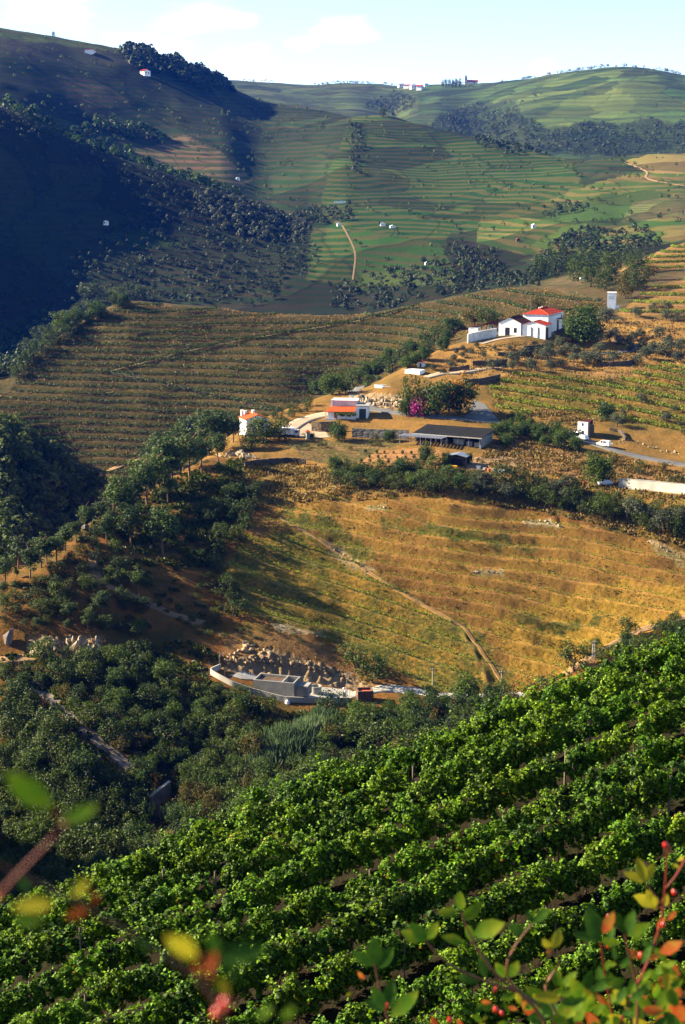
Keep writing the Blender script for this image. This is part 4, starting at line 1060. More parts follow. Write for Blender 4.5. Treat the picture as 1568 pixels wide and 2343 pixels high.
woods('hillside_copse', [[(1080,330),(1200,345),(1290,362),(1180,362),(1090,350)], [(800,280),(825,290),(830,400),(810,400)], [(690,490),(800,470),(800,520),(700,530)], [(1240,480),(1330,455),(1360,470),(1260,500)]], 260, 'mbase', 'hillc', 6, M_FAR, 'dark copses and tree lines on the middle hills', 406, 40)
woods('valley_woods', [[(760,640),(1050,600),(1180,630),(1230,660),(1100,670),(900,700),(760,712)], [(1270,560),(1340,530),(1480,530),(1500,570),(1340,620),(1200,650)], [(1010,570),(1120,580),(1150,630),(1060,640)]], 700, 'back0', 'crest1', 5.0, M_FAR, 'dark woods in the valley bottom behind the spur', 407, 40)
woods('crest_trees', [[(1030,190),(1180,178),(1300,162),(1430,148),(1568,164),(1568,176),(1430,160),(1300,176),(1040,200)], [(540,178),(800,186),(920,192),(920,198),(560,188)], [(1200,250),(1270,225),(1220,215),(1130,245)]], 300, 'far1', 'farc', 7, M_OLIVE, 'tiny trees dotted along the far skyline', 408, 20)
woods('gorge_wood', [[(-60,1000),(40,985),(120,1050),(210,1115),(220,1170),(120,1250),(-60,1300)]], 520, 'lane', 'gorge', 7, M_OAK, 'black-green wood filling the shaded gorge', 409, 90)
woods('dotted_trees', [[(720,500),(800,270),(1100,330),(1310,370),(1568,360),(1568,560),(1200,590),(1050,640),(820,650)], [(0,80),(300,120),(540,220),(760,270),(700,480),(400,400),(0,240)]], 700, 'mbase', 'hillc', 4.5, M_OAK, 'single trees dotted over the terraced middle hills', 410, 30)

# ---------------------------------------------------------------- buildings, roads, walls, vehicles
import bmesh
M_WHITE = plain('whitewash', (.80, .79, .76), .85, .10, .7)
M_DIRTY = plain('weathered_whitewash', (0.612, 0.578, 0.527), .9, .22, .6)
M_PINK = plain('faded_pink_render', (0.592, 0.440, 0.416), .9, .14, .5)
M_DARK = plain('dark_opening', (.012, .013, .016), .4, .1, 2)
M_DOOR = plain('dark_green_door', (.030, .040, .036), .6, .15, 2)
M_BROWND = plain('brown_door', (.22, .10, .04), .7, .2, 2)
M_CONC = plain('concrete', (0.225, 0.219, 0.202), .9, .14, .5, .3)
M_CONC2 = plain('pale_concrete', (0.318, 0.303, 0.265), .9, .14, .35, .2)
M_TAR = plain('worn_asphalt', (0.101, 0.099, 0.097), .9, .12, .3)
M_DIRT = plain('dirt_track', (0.197, 0.120, 0.056), .95, .2, .25, .3)
M_DIRT2 = plain('pale_gravel_yard', (0.300, 0.227, 0.154), .95, .15, .25, .3)
M_STRAWT = plain('trodden_straw_soil', (.20, .115, .035), .95, .25, .4)
M_SOILT = plain('spur_soil', (0.125, 0.082, 0.039), .95, .2, .3)
M_GREYD = plain('grey_scree_track', (0.154, 0.126, 0.098), .95, .3, .4, .4)
M_ROCK = plain('schist_rock', (0.223, 0.159, 0.090), .95, .35, .45, .8)
M_GROCK = plain('grey_boulder', (0.154, 0.131, 0.117), .95, .3, .5, .8)
M_PALEROCK = plain('pale_cut_rock', (0.328, 0.253, 0.159), .95, .3, .5, .8)
M_ROOFD = plain('dark_roof_sheet', (.016, .017, .018), .95, .2, .4, spec=.02)
M_TIN = plain('tin_sheet', (0.229, 0.251, 0.295), .45, .12, .6, metal=.5)
M_STEEL = plain('galvanised_steel', (0.207, 0.213, 0.218), .5, .1, 2, metal=.4)
M_WATER = plain('murky_water', (0.112, 0.070, 0.035), .15, .3, .6, spec=.5)
M_REDW = plain('red_brick_floor', (.42, .07, .03), .8, .2, 1)
M_CARW = plain('white_car_paint', (.82, .82, .82), .25, .03, 1, spec=.5)
M_CARB = plain('black_car_paint', (.02, .02, .022), .2, .03, 1, spec=.5)
M_CARG = plain('silver_car_paint', (.50, .54, .60), .25, .03, 1, spec=.5)
M_GLASS = plain('car_glass', (.02, .025, .03), .08, .02, 1, spec=.6)
M_TYRE = plain('tyre_rubber', (.02, .02, .02), .9, .1, 3)
M_YEL = plain('yellow_paint', (0.600, 0.288, 0.016), .6, .1, 1)
M_OR = plain('orange_plastic', (0.600, 0.112, 0.024), .6, .1, 1)
M_POOL = plain('pool_rim', (.70, .74, .76), .7, .08, 1)
M_POOLB = plain('pool_lining', (.22, .50, .58), .6, .1, 1)
def tiles(name, col):
    m, t, b = new_mat(name)
    tcn = N(t, 'ShaderNodeTexCoord')
    w = N(t, 'ShaderNodeTexWave'); w.inputs['Scale'].default_value = 1.6; w.inputs['Distortion'].default_value = .3
    w.bands_direction = 'Y' if False else 'X'
    n = N(t, 'ShaderNodeTexNoise'); n.inputs['Scale'].default_value = 1.3; n.inputs['Detail'].default_value = 5
    t.links.new(tcn.outputs['Object'], w.inputs['Vector']); t.links.new(tcn.outputs['Object'], n.inputs['Vector'])
    mr = N(t, 'ShaderNodeMapRange'); t.links.new(n.outputs['Fac'], mr.inputs['Value']); mr.inputs['To Min'].default_value = .55; mr.inputs['To Max'].default_value = 1.35
    hs = N(t, 'ShaderNodeHueSaturation'); hs.inputs['Color'].default_value = (*col, 1); t.links.new(mr.outputs[0], hs.inputs['Value'])
    t.links.new(hs.outputs[0], b.inputs['Base Color']); b.inputs['Roughness'].default_value = .9; b.inputs['Specular IOR Level'].default_value = .05
    bp = N(t, 'ShaderNodeBump'); bp.inputs['Strength'].default_value = .6; bp.inputs['Distance'].default_value = .08
    t.links.new(w.outputs['Fac'], bp.inputs['Height']); t.links.new(bp.outputs[0], b.inputs['Normal'])
    return m
M_TILE = tiles('orange_roof_tile', (0.380, 0.072, 0.020))
M_TILER = tiles('red_roof_tile', (0.277, 0.032, 0.014))
M_TILED = tiles('old_brown_tile', (0.058, 0.020, 0.014))
def stonework(name, col, mortar, sc=1.6):
    m, t, b = new_mat(name)
    tcn = N(t, 'ShaderNodeTexCoord')
    v = N(t, 'ShaderNodeTexVoronoi'); v.inputs['Scale'].default_value = sc
    mpn = N(t, 'ShaderNodeMapping'); mpn.inputs['Scale'].default_value = (1, 1, 1.9)
    t.links.new(tcn.outputs['Object'], mpn.inputs['Vector']); t.links.new(mpn.outputs[0], v.inputs['Vector'])
    rp = N(t, 'ShaderNodeValToRGB'); rp.color_ramp.elements[0].position = .05; rp.color_ramp.elements[1].position = .75
    rp.color_ramp.elements[0].color = (*col, 1); rp.color_ramp.elements[1].color = (*mortar, 1)
    t.links.new(v.outputs['Distance'], rp.inputs[0])
    sp = N(t, 'ShaderNodeSeparateColor'); t.links.new(v.outputs['Color'], sp.inputs[0])
    mr = N(t, 'ShaderNodeMapRange'); t.links.new(sp.outputs[0], mr.inputs['Value']); mr.inputs['To Min'].default_value = .55; mr.inputs['To Max'].default_value = 1.3
    hs = N(t, 'ShaderNodeHueSaturation'); t.links.new(rp.outputs[0], hs.inputs['Color']); t.links.new(mr.outputs[0], hs.inputs['Value'])
    t.links.new(hs.outputs[0], b.inputs['Base Color']); b.inputs['Roughness'].default_value = .95
    bp = N(t, 'ShaderNodeBump'); bp.inputs['Strength'].default_value = .8; bp.inputs['Distance'].default_value = .15; bp.invert = True
    t.links.new(v.outputs['Distance'], bp.inputs['Height']); t.links.new(bp.outputs[0], b.inputs['Normal'])
    return m
M_STONE = stonework('schist_wall', (0.242, 0.165, 0.082), (0.097, 0.063, 0.034))
M_STONED = stonework('dark_schist_wall', (0.116, 0.082, 0.048), (0.034, 0.024, 0.017))
M_BRICK = stonework('reddish_brickwork', (0.165, 0.077, 0.044), (0.077, 0.044, 0.029), 2.2)
M_GREYW = stonework('grey_block_wall', (0.126, 0.116, 0.106), (0.077, 0.073, 0.068), 1.0)

BOXF = [(0, 3, 2, 1), (4, 5, 6, 7), (0, 1, 5, 4), (1, 2, 6, 5), (2, 3, 7, 6), (3, 0, 4, 7)]
def box(x0, x1, y0, y1, z0, z1):
    return [(x0, y0, z0), (x1, y0, z0), (x1, y1, z0), (x0, y1, z0), (x0, y0, z1), (x1, y0, z1), (x1, y1, z1), (x0, y1, z1)], BOXF
class MB:
    def __init__(s): s.v, s.f = [], []
    def add(s, vf):
        v, f = vf; o = len(s.v)
        s.v += [tuple(p) for p in v]; s.f += [tuple(i + o for i in q_) for q_ in f]
        return s
    def box(s, *a): return s.add(box(*a))
    def build(s, name, mat, parent=None, loc=None, rz=0, bevel=0, smooth=False, **pr):
        me = bpy.data.meshes.new(name)
        me.from_pydata(s.v, [], s.f)
        if bevel:
            bm = bmesh.new(); bm.from_mesh(me)
            bmesh.ops.bevel(bm, geom=list(bm.edges), offset=bevel, segments=2, affect='EDGES', profile=.7)
            bm.to_mesh(me); bm.free()
        me.materials.append(mat)
        if smooth:
            for p in me.polygons: p.use_smooth = True
        me.update()
        return link(name, me, parent, loc, rz, **pr)
def bx(name, mat, parent, *a, bevel=0, **pr):
    return MB().box(*a).build(name, mat, parent, bevel=bevel, **pr)
def quadslab(pts, th=.15):
    """a roof slab from four corner points, given thickness downwards"""
    lo = [(x, y, z - th) for x, y, z in pts]
    return lo + list(pts), [(0, 3, 2, 1), (4, 5, 6, 7), (0, 1, 5, 4), (1, 2, 6, 5), (2, 3, 7, 6), (3, 0, 4, 7)]
def gable_prism(x0, x1, y0, y1, z, rise):
    xm_ = (x0 + x1) / 2
    v = [(x0, y0, z), (x1, y0, z), (xm_, y0, z + rise), (x0, y1, z), (x1, y1, z), (xm_, y1, z + rise)]
    return v, [(0, 1, 2), (3, 5, 4), (0, 2, 5, 3), (1, 4, 5, 2), (0, 3, 4, 1)]
def thing(name, label, cat, p, rz=0, group=None):
    return link(name, None, loc=p, rz=rz, label=label, category=cat, group=group)
def window(parent, face, u, z, w, h, depth_pos, name='window', mat=None, frame=M_WHITE):
    """an opening on a wall: a proud frame with a dark pane set back in it; face 'f' front (y = depth_pos), 'l' left (x = depth_pos), 'r' right"""
    t_, d = .07, .05
    fr_, pn = MB(), MB()
    for (a0, a1, z0, z1) in ((u - t_, u, z - t_, z + h + t_), (u + w, u + w + t_, z - t_, z + h + t_), (u, u + w, z - t_, z), (u, u + w, z + h, z + h + t_)):
        if face == 'f': fr_.box(a0, a1, depth_pos - d, depth_pos + .02, z0, z1)
        elif face == 'l': fr_.box(depth_pos - d, depth_pos + .02, a0, a1, z0, z1)
        else: fr_.box(depth_pos - .02, depth_pos + d, a0, a1, z0, z1)
    if face == 'f': pn.box(u, u + w, depth_pos - .02, depth_pos + .03, z, z + h)
    elif face == 'l': pn.box(depth_pos - .02, depth_pos + .03, u, u + w, z, z + h)
    else: pn.box(depth_pos - .03, depth_pos + .02, u, u + w, z, z + h)
    o = pn.build(name, mat or M_DARK, parent)
    fr_.build('frame', frame, o)
    return o
def gable_roof(parent, x0, x1, y0, y1, z, rise, mat, over=.35, th=.16, name='roof'):
    xm_ = (x0 + x1) / 2
    k = rise / (xm_ - x0)
    for s in (-1, 1):
        xe = x0 - over if s < 0 else x1 + over
        ze = z - over * k + .2
        MB().add(quadslab([(xe, y0 - over, ze), (xm_, y0 - over, z + rise + .2), (xm_, y1 + over, z + rise + .2), (xe, y1 + over, ze)] if s < 0 else
                          [(xm_, y0 - over, z + rise + .2), (xe, y0 - over, ze), (xe, y1 + over, ze), (xm_, y1 + over, z + rise + .2)], th)).build(name, mat, parent)
    MB().add(tube([(xm_, y0 - over, z + rise + .2), (xm_, y1 + over, z + rise + .2)], [.12, .12], 6)).build('ridge', mat, parent)

# -- white two-storey house on the nose of the spur
p = pick(564, 998)
hs_ = thing('white_house', 'white two-storey house with orange tiled roof behind dark oaks', 'house', p, R(21.8))
MB().box(0, 7.9, 0, 7.2, -2.5, 5.4).add(gable_prism(0, 7.9, 0, 7.2, 5.4, 1.35)).build('wall', M_WHITE, hs_)
gable_roof(hs_, 0, 7.9, 0, 7.2, 5.4, 1.35, M_TILE)
for (x, y, h) in ((.5, 6.3, 2.3), (1.7, 6.6, 2.0), (3.6, 4.2, 2.4)):
    c = bx('chimney', M_WHITE, hs_, x, x + .7, y, y + .7, 5.3, 5.3 + h); bx('cap', M_WHITE, c, x - .1, x + .8, y - .1, y + .8, 5.3 + h, 5.42 + h)
for (u, z, w, h) in ((1.2, 1.2, 1.0, 1.2), (3.0, 1.2, 1.0, 1.2), (1.2, 3.9, .7, .9), (3.2, 3.9, .7, .9), (5.2, 3.9, .7, .9)): window(hs_, 'l', u, z, w, h, 0)
for (u, z, w, h) in ((1.5, 3.6, .9, 1.1), (5.2, 3.4, 1.0, 1.6), (3.3, .8, 1.0, 1.9)): window(hs_, 'f', u, z, w, h, 0)
bx('balcony', M_WHITE, hs_, 4.2, 7.6, -1.0, -.02, 3.1, 3.3)
bx('terrace_wall', M_WHITE, hs_, 2.5, 6.5, -3.4, -3.2, -2.4, -.4)
# -- truck in front of it
p = pick(640, 1000)
tr = thing('parked_truck', 'white box truck parked on the yard by the white house', 'truck', p, R(-8))
bx('cargo_box', M_CARW, tr, 0, 4.6, 0, 2.3, .9, 3.1, bevel=.04)
bx('chassis', M_TYRE, tr, .1, 6.4, .4, 1.9, .5, .86)
cb_ = MB().add(([(4.75, .1, .7), (6.5, .1, .7), (6.5, 2.2, .7), (4.75, 2.2, .7), (4.75, .1, 2.5), (6.1, .15, 2.5), (6.1, 2.15, 2.5), (4.75, 2.2, 2.5)], BOXF)).build('cab', M_CARG, tr, bevel=.06)
bx('side_window', M_GLASS, cb_, 5.1, 6.0, .06, .1, 1.6, 2.2)
MB().add(([(6.53, .3, 1.5), (6.53, 2.0, 1.5), (6.22, 1.95, 2.35), (6.22, .35, 2.35)], [(0, 1, 2, 3)])).build('windscreen', M_GLASS, cb_)
def wheel(parent, x, y, r=.35, w=.22):
    th = [2 * math.pi * k / 12 for k in range(12)]
    v = [(x + r * math.cos(a), y + s * w / 2, r + r * math.sin(a)) for s in (-1, 1) for a in th]
    f = [(k, (k + 1) % 12, 12 + (k + 1) % 12, 12 + k) for k in range(12)] + [tuple(range(11, -1, -1)), tuple(range(12, 24))]
    o = MB().add((v, f)).build('wheel', M_TYRE, parent)
    v = [(x + r * .55 * math.cos(a), y + s * (w / 2 + .01), r + r * .55 * math.sin(a)) for s in (-1, 1) for a in th]
    MB().add((v, f)).build('rim', M_STEEL, o)
for x in (1.0, 5.6):
    for y in (.3, 2.0): wheel(tr, x, y, .45)
# -- gate post with its little tiled cap
p = pick(705, 1004)
gp = thing('gate_pillar', 'white gate pillar with a small orange tiled cap at the yard edge', 'pillar', p, R(12))
bx('shaft', M_CONC2, gp, -.6, .6, -.6, .6, -.5, 2.3); bx('plinth', M_CONC, gp, -.75, .75, -.75, .75, -.6, .15)
MB().add(([(-.9, -.9, 2.3), (.9, -.9, 2.3), (.9, .9, 2.3), (-.9, .9, 2.3), (-.1, -.1, 3.0), (.1, -.1, 3.0), (.1, .1, 3.0), (-.1, .1, 3.0)], BOXF)).build('cap', M_TILE, gp)
plant('leafy', 714, 1003, 14, 1.3, 'clipped round bush beside the gate pillar')

# -- terrace house with orange lean-to roof, pink upper wall and garage
p = pick(752, 958)
th_ = thing('terrace_house', 'low house with orange lean-to roof, pink parapet wall and dark garage door', 'house', p, R(-6))
bx('wall', M_WHITE, th_, 0, 9.2, 0, 5.2, -2, 2.7)
MB().add(quadslab([(-1.4, -1.3, 2.65), (9.0, -.9, 2.65), (9.0, 5.0, 3.7), (.8, 5.0, 3.7)], .16)).build('roof', M_TILE, th_)
bx('upper_wall', M_PINK, th_, .8, 9.2, 5.2, 10.2, -2, 5.6)
bx('coping', M_WHITE, th_, .6, 9.4, 5.0, 10.4, 5.6, 5.75)
bx('corner_pier', M_WHITE, th_, .3, .85, 4.95, 5.6, -1, 5.9)
ga = bx('garage', M_WHITE, th_, 9.25, 13.1, 2.0, 9.5, -2, 4.2)
bx('garage_roof', M_CONC, ga, 9.0, 13.6, 1.6, 9.8, 4.2, 4.4)
bx('garage_door', M_DOOR, ga, 10.2, 12.5, 1.93, 2.03, -.6, 3.3)
window(th_, 'f', 1.9, .2, 1.0, 2.1, 0, 'door', M_BROWND); window(th_, 'f', 4.0, .9, 1.2, 1.1, 0); window(th_, 'f', 6.4, .9, 1.2, 1.1, 0)
for x in (-.9, -.1): bx('porch_post', M_WHITE, th_, x, x + .25, -1.0, -.75, -1.5, 2.55)
bx('porch_wall', M_WHITE, th_, -1.0, 2.6, -1.4, -1.2, -1.2, .5)
pm_ = MB()
gpl = np.random.default_rng(5)
cc = np.stack([gpl.uniform(3, 9.5, 700), gpl.uniform(-3.2, -.3, 700), 2.0 + gpl.normal(0, .22, 700)], -1)
v_, f_ = leaf_cards(cc, np.tile((0, 0, 1.), (700, 1)), np.full(700, .5), gpl)
me = mesh_np('pergola_vine', v_, f_, M_LEAFY); set_rnd(me, gpl.uniform(0, 1, 700), 4); link('pergola_vine', me, th_, kind='stuff')
for x in (3.2, 6.2, 9.2): bx('pergola_post', M_STEEL, th_, x, x + .12, -3.1, -2.98, -3, 2.0)
lw = bx('lower_storey', M_WHITE, th_, 5.2, 9.2, -3.6, -3.0, -4.2, -1.3)
bx('lower_door', M_BROWND, lw, 5.6, 6.4, -3.66, -3.58, -4.0, -1.9); bx('lower_door', M_BROWND, lw, 8.0, 8.8, -3.66, -3.58, -4.0, -1.9)

def ribbon(name, pts, width, mat, label, lift=.12, kind='structure', k0=None, step=6, z_from=None, thick=.25, px=True):
    """a road or track laid along the land through the given points of view"""
    C = []
    for a, b_ in zip(pts[:-1], pts[1:]):
        n = max(2, int(math.hypot(b_[0] - a[0], b_[1] - a[1]) / step))
        for k in range(n): C.append((a[0] + (b_[0] - a[0]) * k / n, a[1] + (b_[1] - a[1]) * k / n))
    C.append(pts[-1])
    W_ = [pick(x, y, k0) for x, y in C]
    W_ = np.array([tuple(w) for w in W_ if w is not None])
    for _ in range(6): W_[1:-1] = (W_[:-2] + 2 * W_[1:-1] + W_[2:]) / 4
    D = np.gradient(W_[:, :2], axis=0); D = D / (np.linalg.norm(D, axis=1, keepdims=True) + 1e-9)
    S_ = np.stack([-D[:, 1], D[:, 0]], -1)
    off = np.linspace(-.5, .5, 5) * width
    V_ = []
    for i in range(len(W_)):
        xy = [W_[i, :2] + S_[i] * o for o in off]
        zs = [ground(*q_) for q_ in xy]
        zc = max(np.mean(zs), W_[i, 2]) + lift
        zt = [max(zc * .75 + z * .25, z + .05) for z in zs]
        V_ += [(*q_, z) for q_, z in zip(xy, zt)]
    n = len(W_)
    Vt = np.array(V_); Vb = Vt - np.array([0, 0, thick + .6])
    f = []
    for i in range(n - 1):
        for k in range(4):
            a = i * 5 + k; f.append((a, a + 1, a + 6, a + 5))
        f.append((i * 5, i * 5 + 5, i * 5 + 5 + 5 * n, i * 5 + 5 * n)); f.append((i * 5 + 4, i * 5 + 4 + 5 * n, i * 5 + 9 + 5 * n, i * 5 + 9))
    me = mesh_np(name, np.concatenate([Vt, Vb]), np.array(f), mat)
    return link(name, me, kind=kind, label=label), W_, S_
def wallrun(name, pts, h, th, mat, label, cat='wall', k0=None, cap=None, step=5, down=1.0, wob=0.0, level=False, group=None):
    """a free-standing or retaining wall along the given points of view"""
    C = []
    for a, b_ in zip(pts[:-1], pts[1:]):
        n = max(2, int(math.hypot(b_[0] - a[0], b_[1] - a[1]) / step))
        for k in range(n): C.append((a[0] + (b_[0] - a[0]) * k / n, a[1] + (b_[1] - a[1]) * k / n))
    C.append(pts[-1])
    W_ = np.array([tuple(w) for w in (pick(x, y, k0) for x, y in C) if w is not None])
    for _ in range(2): W_[1:-1] = (W_[:-2] + 2 * W_[1:-1] + W_[2:]) / 4
    D = np.gradient(W_[:, :2], axis=0); D = D / (np.linalg.norm(D, axis=1, keepdims=True) + 1e-9)
    S_ = np.stack([-D[:, 1], D[:, 0]], -1)
    zt = W_[:, 2] + h
    if level: zt = np.linspace(zt[0], zt[-1], len(zt))
    zt = zt + np.array([rnd.uniform(-wob, wob) for _ in zt])
    o = W_[len(W_) // 2].copy()
    V_, f = [], []
    for i in range(len(W_)):
        for s_, z in ((-1, W_[i, 2] - down), (1, W_[i, 2] - down), (1, zt[i]), (-1, zt[i])):
            q_ = W_[i, :2] + S_[i] * s_ * th / 2
            V_.append((q_[0] - o[0], q_[1] - o[1], z - o[2]))
    for i in range(len(W_) - 1):
        a = i * 4
        for k in range(4): f.append((a + k, a + (k + 1) % 4, a + 4 + (k + 1) % 4, a + 4 + k))
    m_ = MB().add((V_, f)); e = (len(W_) - 1) * 4
    m_.f += [(3, 2, 1, 0), (e, e + 1, e + 2, e + 3)]
    if cap is None:
        return m_.build(name, mat, None, tuple(o), label=label, category=cat, group=group)
    t_ = thing(name, label, cat, tuple(o), 0, group)
    m_.build('face', mat, t_)
    V2, f2 = [], []
    for i in range(len(W_)):
        for s_, z in ((-1, zt[i] + .005), (1, zt[i] + .005), (1, zt[i] + .14), (-1, zt[i] + .14)):
            q_ = W_[i, :2] + S_[i] * s_ * (th / 2 + .06)
            V2.append((q_[0] - o[0], q_[1] - o[1], z - o[2]))
    for i in range(len(W_) - 1):
        a = i * 4
        for k in range(4): f2.append((a + k, a + (k + 1) % 4, a + 4 + (k + 1) % 4, a + 4 + k))
    MB().add((V2, f2 + [(3, 2, 1, 0), (e, e + 1, e + 2, e + 3)])).build('coping', cap, t_)
    return t_

# -- winery
p = pick(1141, 768)
wn = thing('winery', 'long white winery with red tiled roofs, gabled front and side annex', 'building', p, R(-25))
g1 = MB().box(0, 9.4, 0, 12, -2, 5.4).add(gable_prism(0, 9.4, 0, 12, 5.4, 2.2)).build('gabled_wall', M_WHITE, wn)
gable_roof(wn, 0, 9.4, 0, 12, 5.4, 2.2, M_TILED, .35)
window(g1, 'f', 2.7, .05, 2.0, 3.5, 0, 'door', M_DARK); window(g1, 'f', 6.4, 1.5, 1.3, 2.0, 0)
g2 = MB().box(9.9, 19.6, .6, 8.6, -3, 4.9).add(gable_prism(9.9, 19.6, .6, 8.6, 4.9, 1.3)).build('annex_wall', M_WHITE, wn)
gable_roof(wn, 9.9, 19.6, .6, 8.6, 4.9, 1.3, M_TILER, .3, name='annex_roof')
for x in (13.6, 16.4): bx('drain_pipe', M_DOOR, g2, x, x + .25, .42, .6, -1, 4.0)
bx('annex_door', M_DARK, g2, 19.56, 19.66, 1.5, 4.5, -1, 3.9)
g3 = bx('main_wall', M_WHITE, wn, 6.1, 17.0, 12.4, 33.0, -3, 8.2)
cx_ = 11.5
ro = [(5.6, 11.9, 8.2), (17.5, 11.9, 8.2), (17.5, 33.5, 8.2), (5.6, 33.5, 8.2)]
MB().add(([*ro, (cx_, 17.5, 10.3), (cx_, 28.5, 10.3)], [(0, 1, 4), (1, 2, 5, 4), (2, 3, 5), (3, 0, 4, 5), (0, 3, 2, 1)])).build('main_roof', M_TILER, wn)
MB().add(tube([(17.5, 11.9, 8.25), (cx_, 17.5, 10.35), (cx_, 28.5, 10.35)], [.14, .14, .14], 6)).build('ridge', M_TILE, wn)
for k in range(9): bx('eave_vent', M_DARK, g3, 16.98, 17.06, 14 + k * 1.9, 15.1 + k * 1.9, 7.4, 7.8)
bx('side_door', M_DARK, g3, 16.98, 17.08, 13.0, 14.6, -1.5, 5.2); bx('loading_door', M_DARK, g3, 16.98, 17.08, 24.5, 27.0, -1, 5.0)
cpy = bx('canopy', M_DOOR, wn, 17.1, 19.6, 24, 29.5, 5.6, 5.9)
for y in (24.2, 29.1): bx('canopy_post', M_DOOR, cpy, 19.3, 19.5, y, y + .2, -3, 5.6)
window(g3, 'r', 30.0, 5.6, 1.8, 1.5, 17.0)
for k in range(3): MB().add(cylinder(.22, .5, 8, 10.2)).build('roof_vent', M_WHITE, wn, (cx_ - .5, 18.5 + k * 2.2, 0))
MB().add(cylinder(.06, 7.5, 5, 8)).build('aerial', M_STEEL, wn, (8, 16, 0))
# pavilion and low block to its side
pv_ = MB()
bx('low_block', M_WHITE, wn, -12.5, -8.6, -1.5, 4.0, -4, 3.2)
MB().add(quadslab([(-12.8, -1.8, 3.25), (-8.3, -1.8, 3.9), (-8.3, 4.2, 3.9), (-12.8, 4.2, 3.25)], .15)).build('low_roof', M_TILED, wn)
gable_roof(wn, -8.0, -1.0, .5, 8.0, 3.6, 1.7, M_TILED, .3, name='shelter_roof')
for x in (-7.8, -5.6, -3.4, -1.3):
    for y in (.7, 7.6): bx('shelter_post', M_DOOR, wn, x, x + .22, y, y + .22, -2.5, 3.75)
bx('shelter_back_wall', M_DIRTY, wn, -8.0, -1.0, 7.9, 8.1, -2.5, 3.2)
wallrun('whitewashed_wall', [(1070,785),(1075,783),(1100,777),(1136,771)], 3.6, .5, M_DIRTY, 'stained whitewashed wall holding the yard below the winery shelter', k0=None, down=3, level=True)
# -- white transformer tower
p = pick(1399, 706)
tw = thing('transformer_tower', 'square white tower standing among vines above the winery', 'tower', p, R(-14))
bx('shaft', M_WHITE, tw, -1.9, 1.9, -1.7, 1.7, -1.5, 7.2); bx('slab', M_WHITE, tw, -2.1, 2.1, -1.9, 1.9, 7.2, 7.5)
bx('vent', M_DARK, tw, -1.3, 1.1, -1.74, -1.66, 5.4, 5.55); bx('vent', M_DARK, tw, -1.3, 1.1, -1.74, -1.66, 4.7, 4.82); bx('lean_to', M_WHITE, tw, 1.92, 3.3, -1, 1, -1.5, 1.6)

# -- long dark-roofed shed with steel pergola
p = pick(950, 1009)
sh = thing('long_shed', 'long low shed with flat dark roof, open front and grey end wall', 'shed', p, R(-26))
MB().add(quadslab([(-.6, -.8, 2.72), (22.8, -.8, 2.72), (22.8, 11.2, 3.9), (-.6, 11.2, 3.9)], .17)).build('roof', M_ROOFD, sh)
bx('fascia', M_CONC2, sh, -.6, 22.8, -.92, -.82, 2.4, 2.7)
bx('end_wall', M_CONC, sh, 21.8, 22.1, 0, 10.5, -3, 2.6); bx('end_wall', M_CONC, sh, 0, .3, 0, 10.5, -2, 2.6)
bx('back_wall', M_CONC, sh, .3, 21.8, 10.6, 10.9, -2, 3.6)
for k in range(7): bx('post', M_STEEL, sh, .1 + k * 3.6, .28 + k * 3.6, -.4, -.22, -3, 2.54)
for (x, w, h, mt) in ((12.5, 3.4, 2.0, M_CONC2), (16.8, 2.0, 1.5, M_CONC), (19.5, 1.5, 1.3, M_CONC2), (8.5, 1.8, 1.3, M_CONC)): bx('stored_crate', mt, sh, x, x + w, 1.2, 3.4, -1.2, h - .5)
pg_ = thing('steel_pergola', 'grey slatted steel pergola in front of the dark shed', 'pergola', pick(930, 1008), R(-26))
for i in range(5):
    for j in range(2): bx('post', M_STEEL, pg_, i * 3.5, i * 3.5 + .18, j * 4.0 - 5.4, j * 4.0 - 5.22, -2.5, 2.3)
for j in range(2): bx('beam', M_STEEL, pg_, -.3, 14.5, j * 4.0 - 5.4, j * 4.0 - 5.22, 2.3, 2.48)
for i in range(15): bx('slat', M_TIN, pg_, -.2 + i, .45 + i, -5.9, -1.0, 2.49, 2.57)
# -- tin hut
p = pick(1016, 1062)
ht = thing('tin_hut', 'small hut with pale tin roof and orange side by the earth yard', 'hut', p, R(-20))
bx('wall', M_STONED, ht, .3, 6.6, 0, 4.0, -1, 2.5); bx('side_panel', M_OR, ht, .05, .27, .4, 3.0, -.5, 1.9)
MB().add(quadslab([(-.4, -1.0, 2.4), (4.0, -1.0, 3.4), (4.0, 4.5, 3.4), (-.4, 4.5, 2.4)], .08)).build('roof', M_TIN, ht)
MB().add(quadslab([(4.0, -1.0, 3.4), (7.2, -1.0, 2.7), (7.2, 4.5, 2.7), (4.0, 4.5, 3.4)], .08)).build('roof', M_TIN, ht)
bx('doorway', M_DARK, ht, 2.4, 5.8, -.06, .02, -.6, 2.0)
link('crate', MB().box(0, 1.9, 0, 1.2, 0, 1.0).build('tmp', M_YEL).data, None, pick(1030, 1073), R(-20), label='bright yellow crate in front of the tin-roofed hut', category='crate')
bpy.data.objects.remove(bpy.data.objects['tmp'])
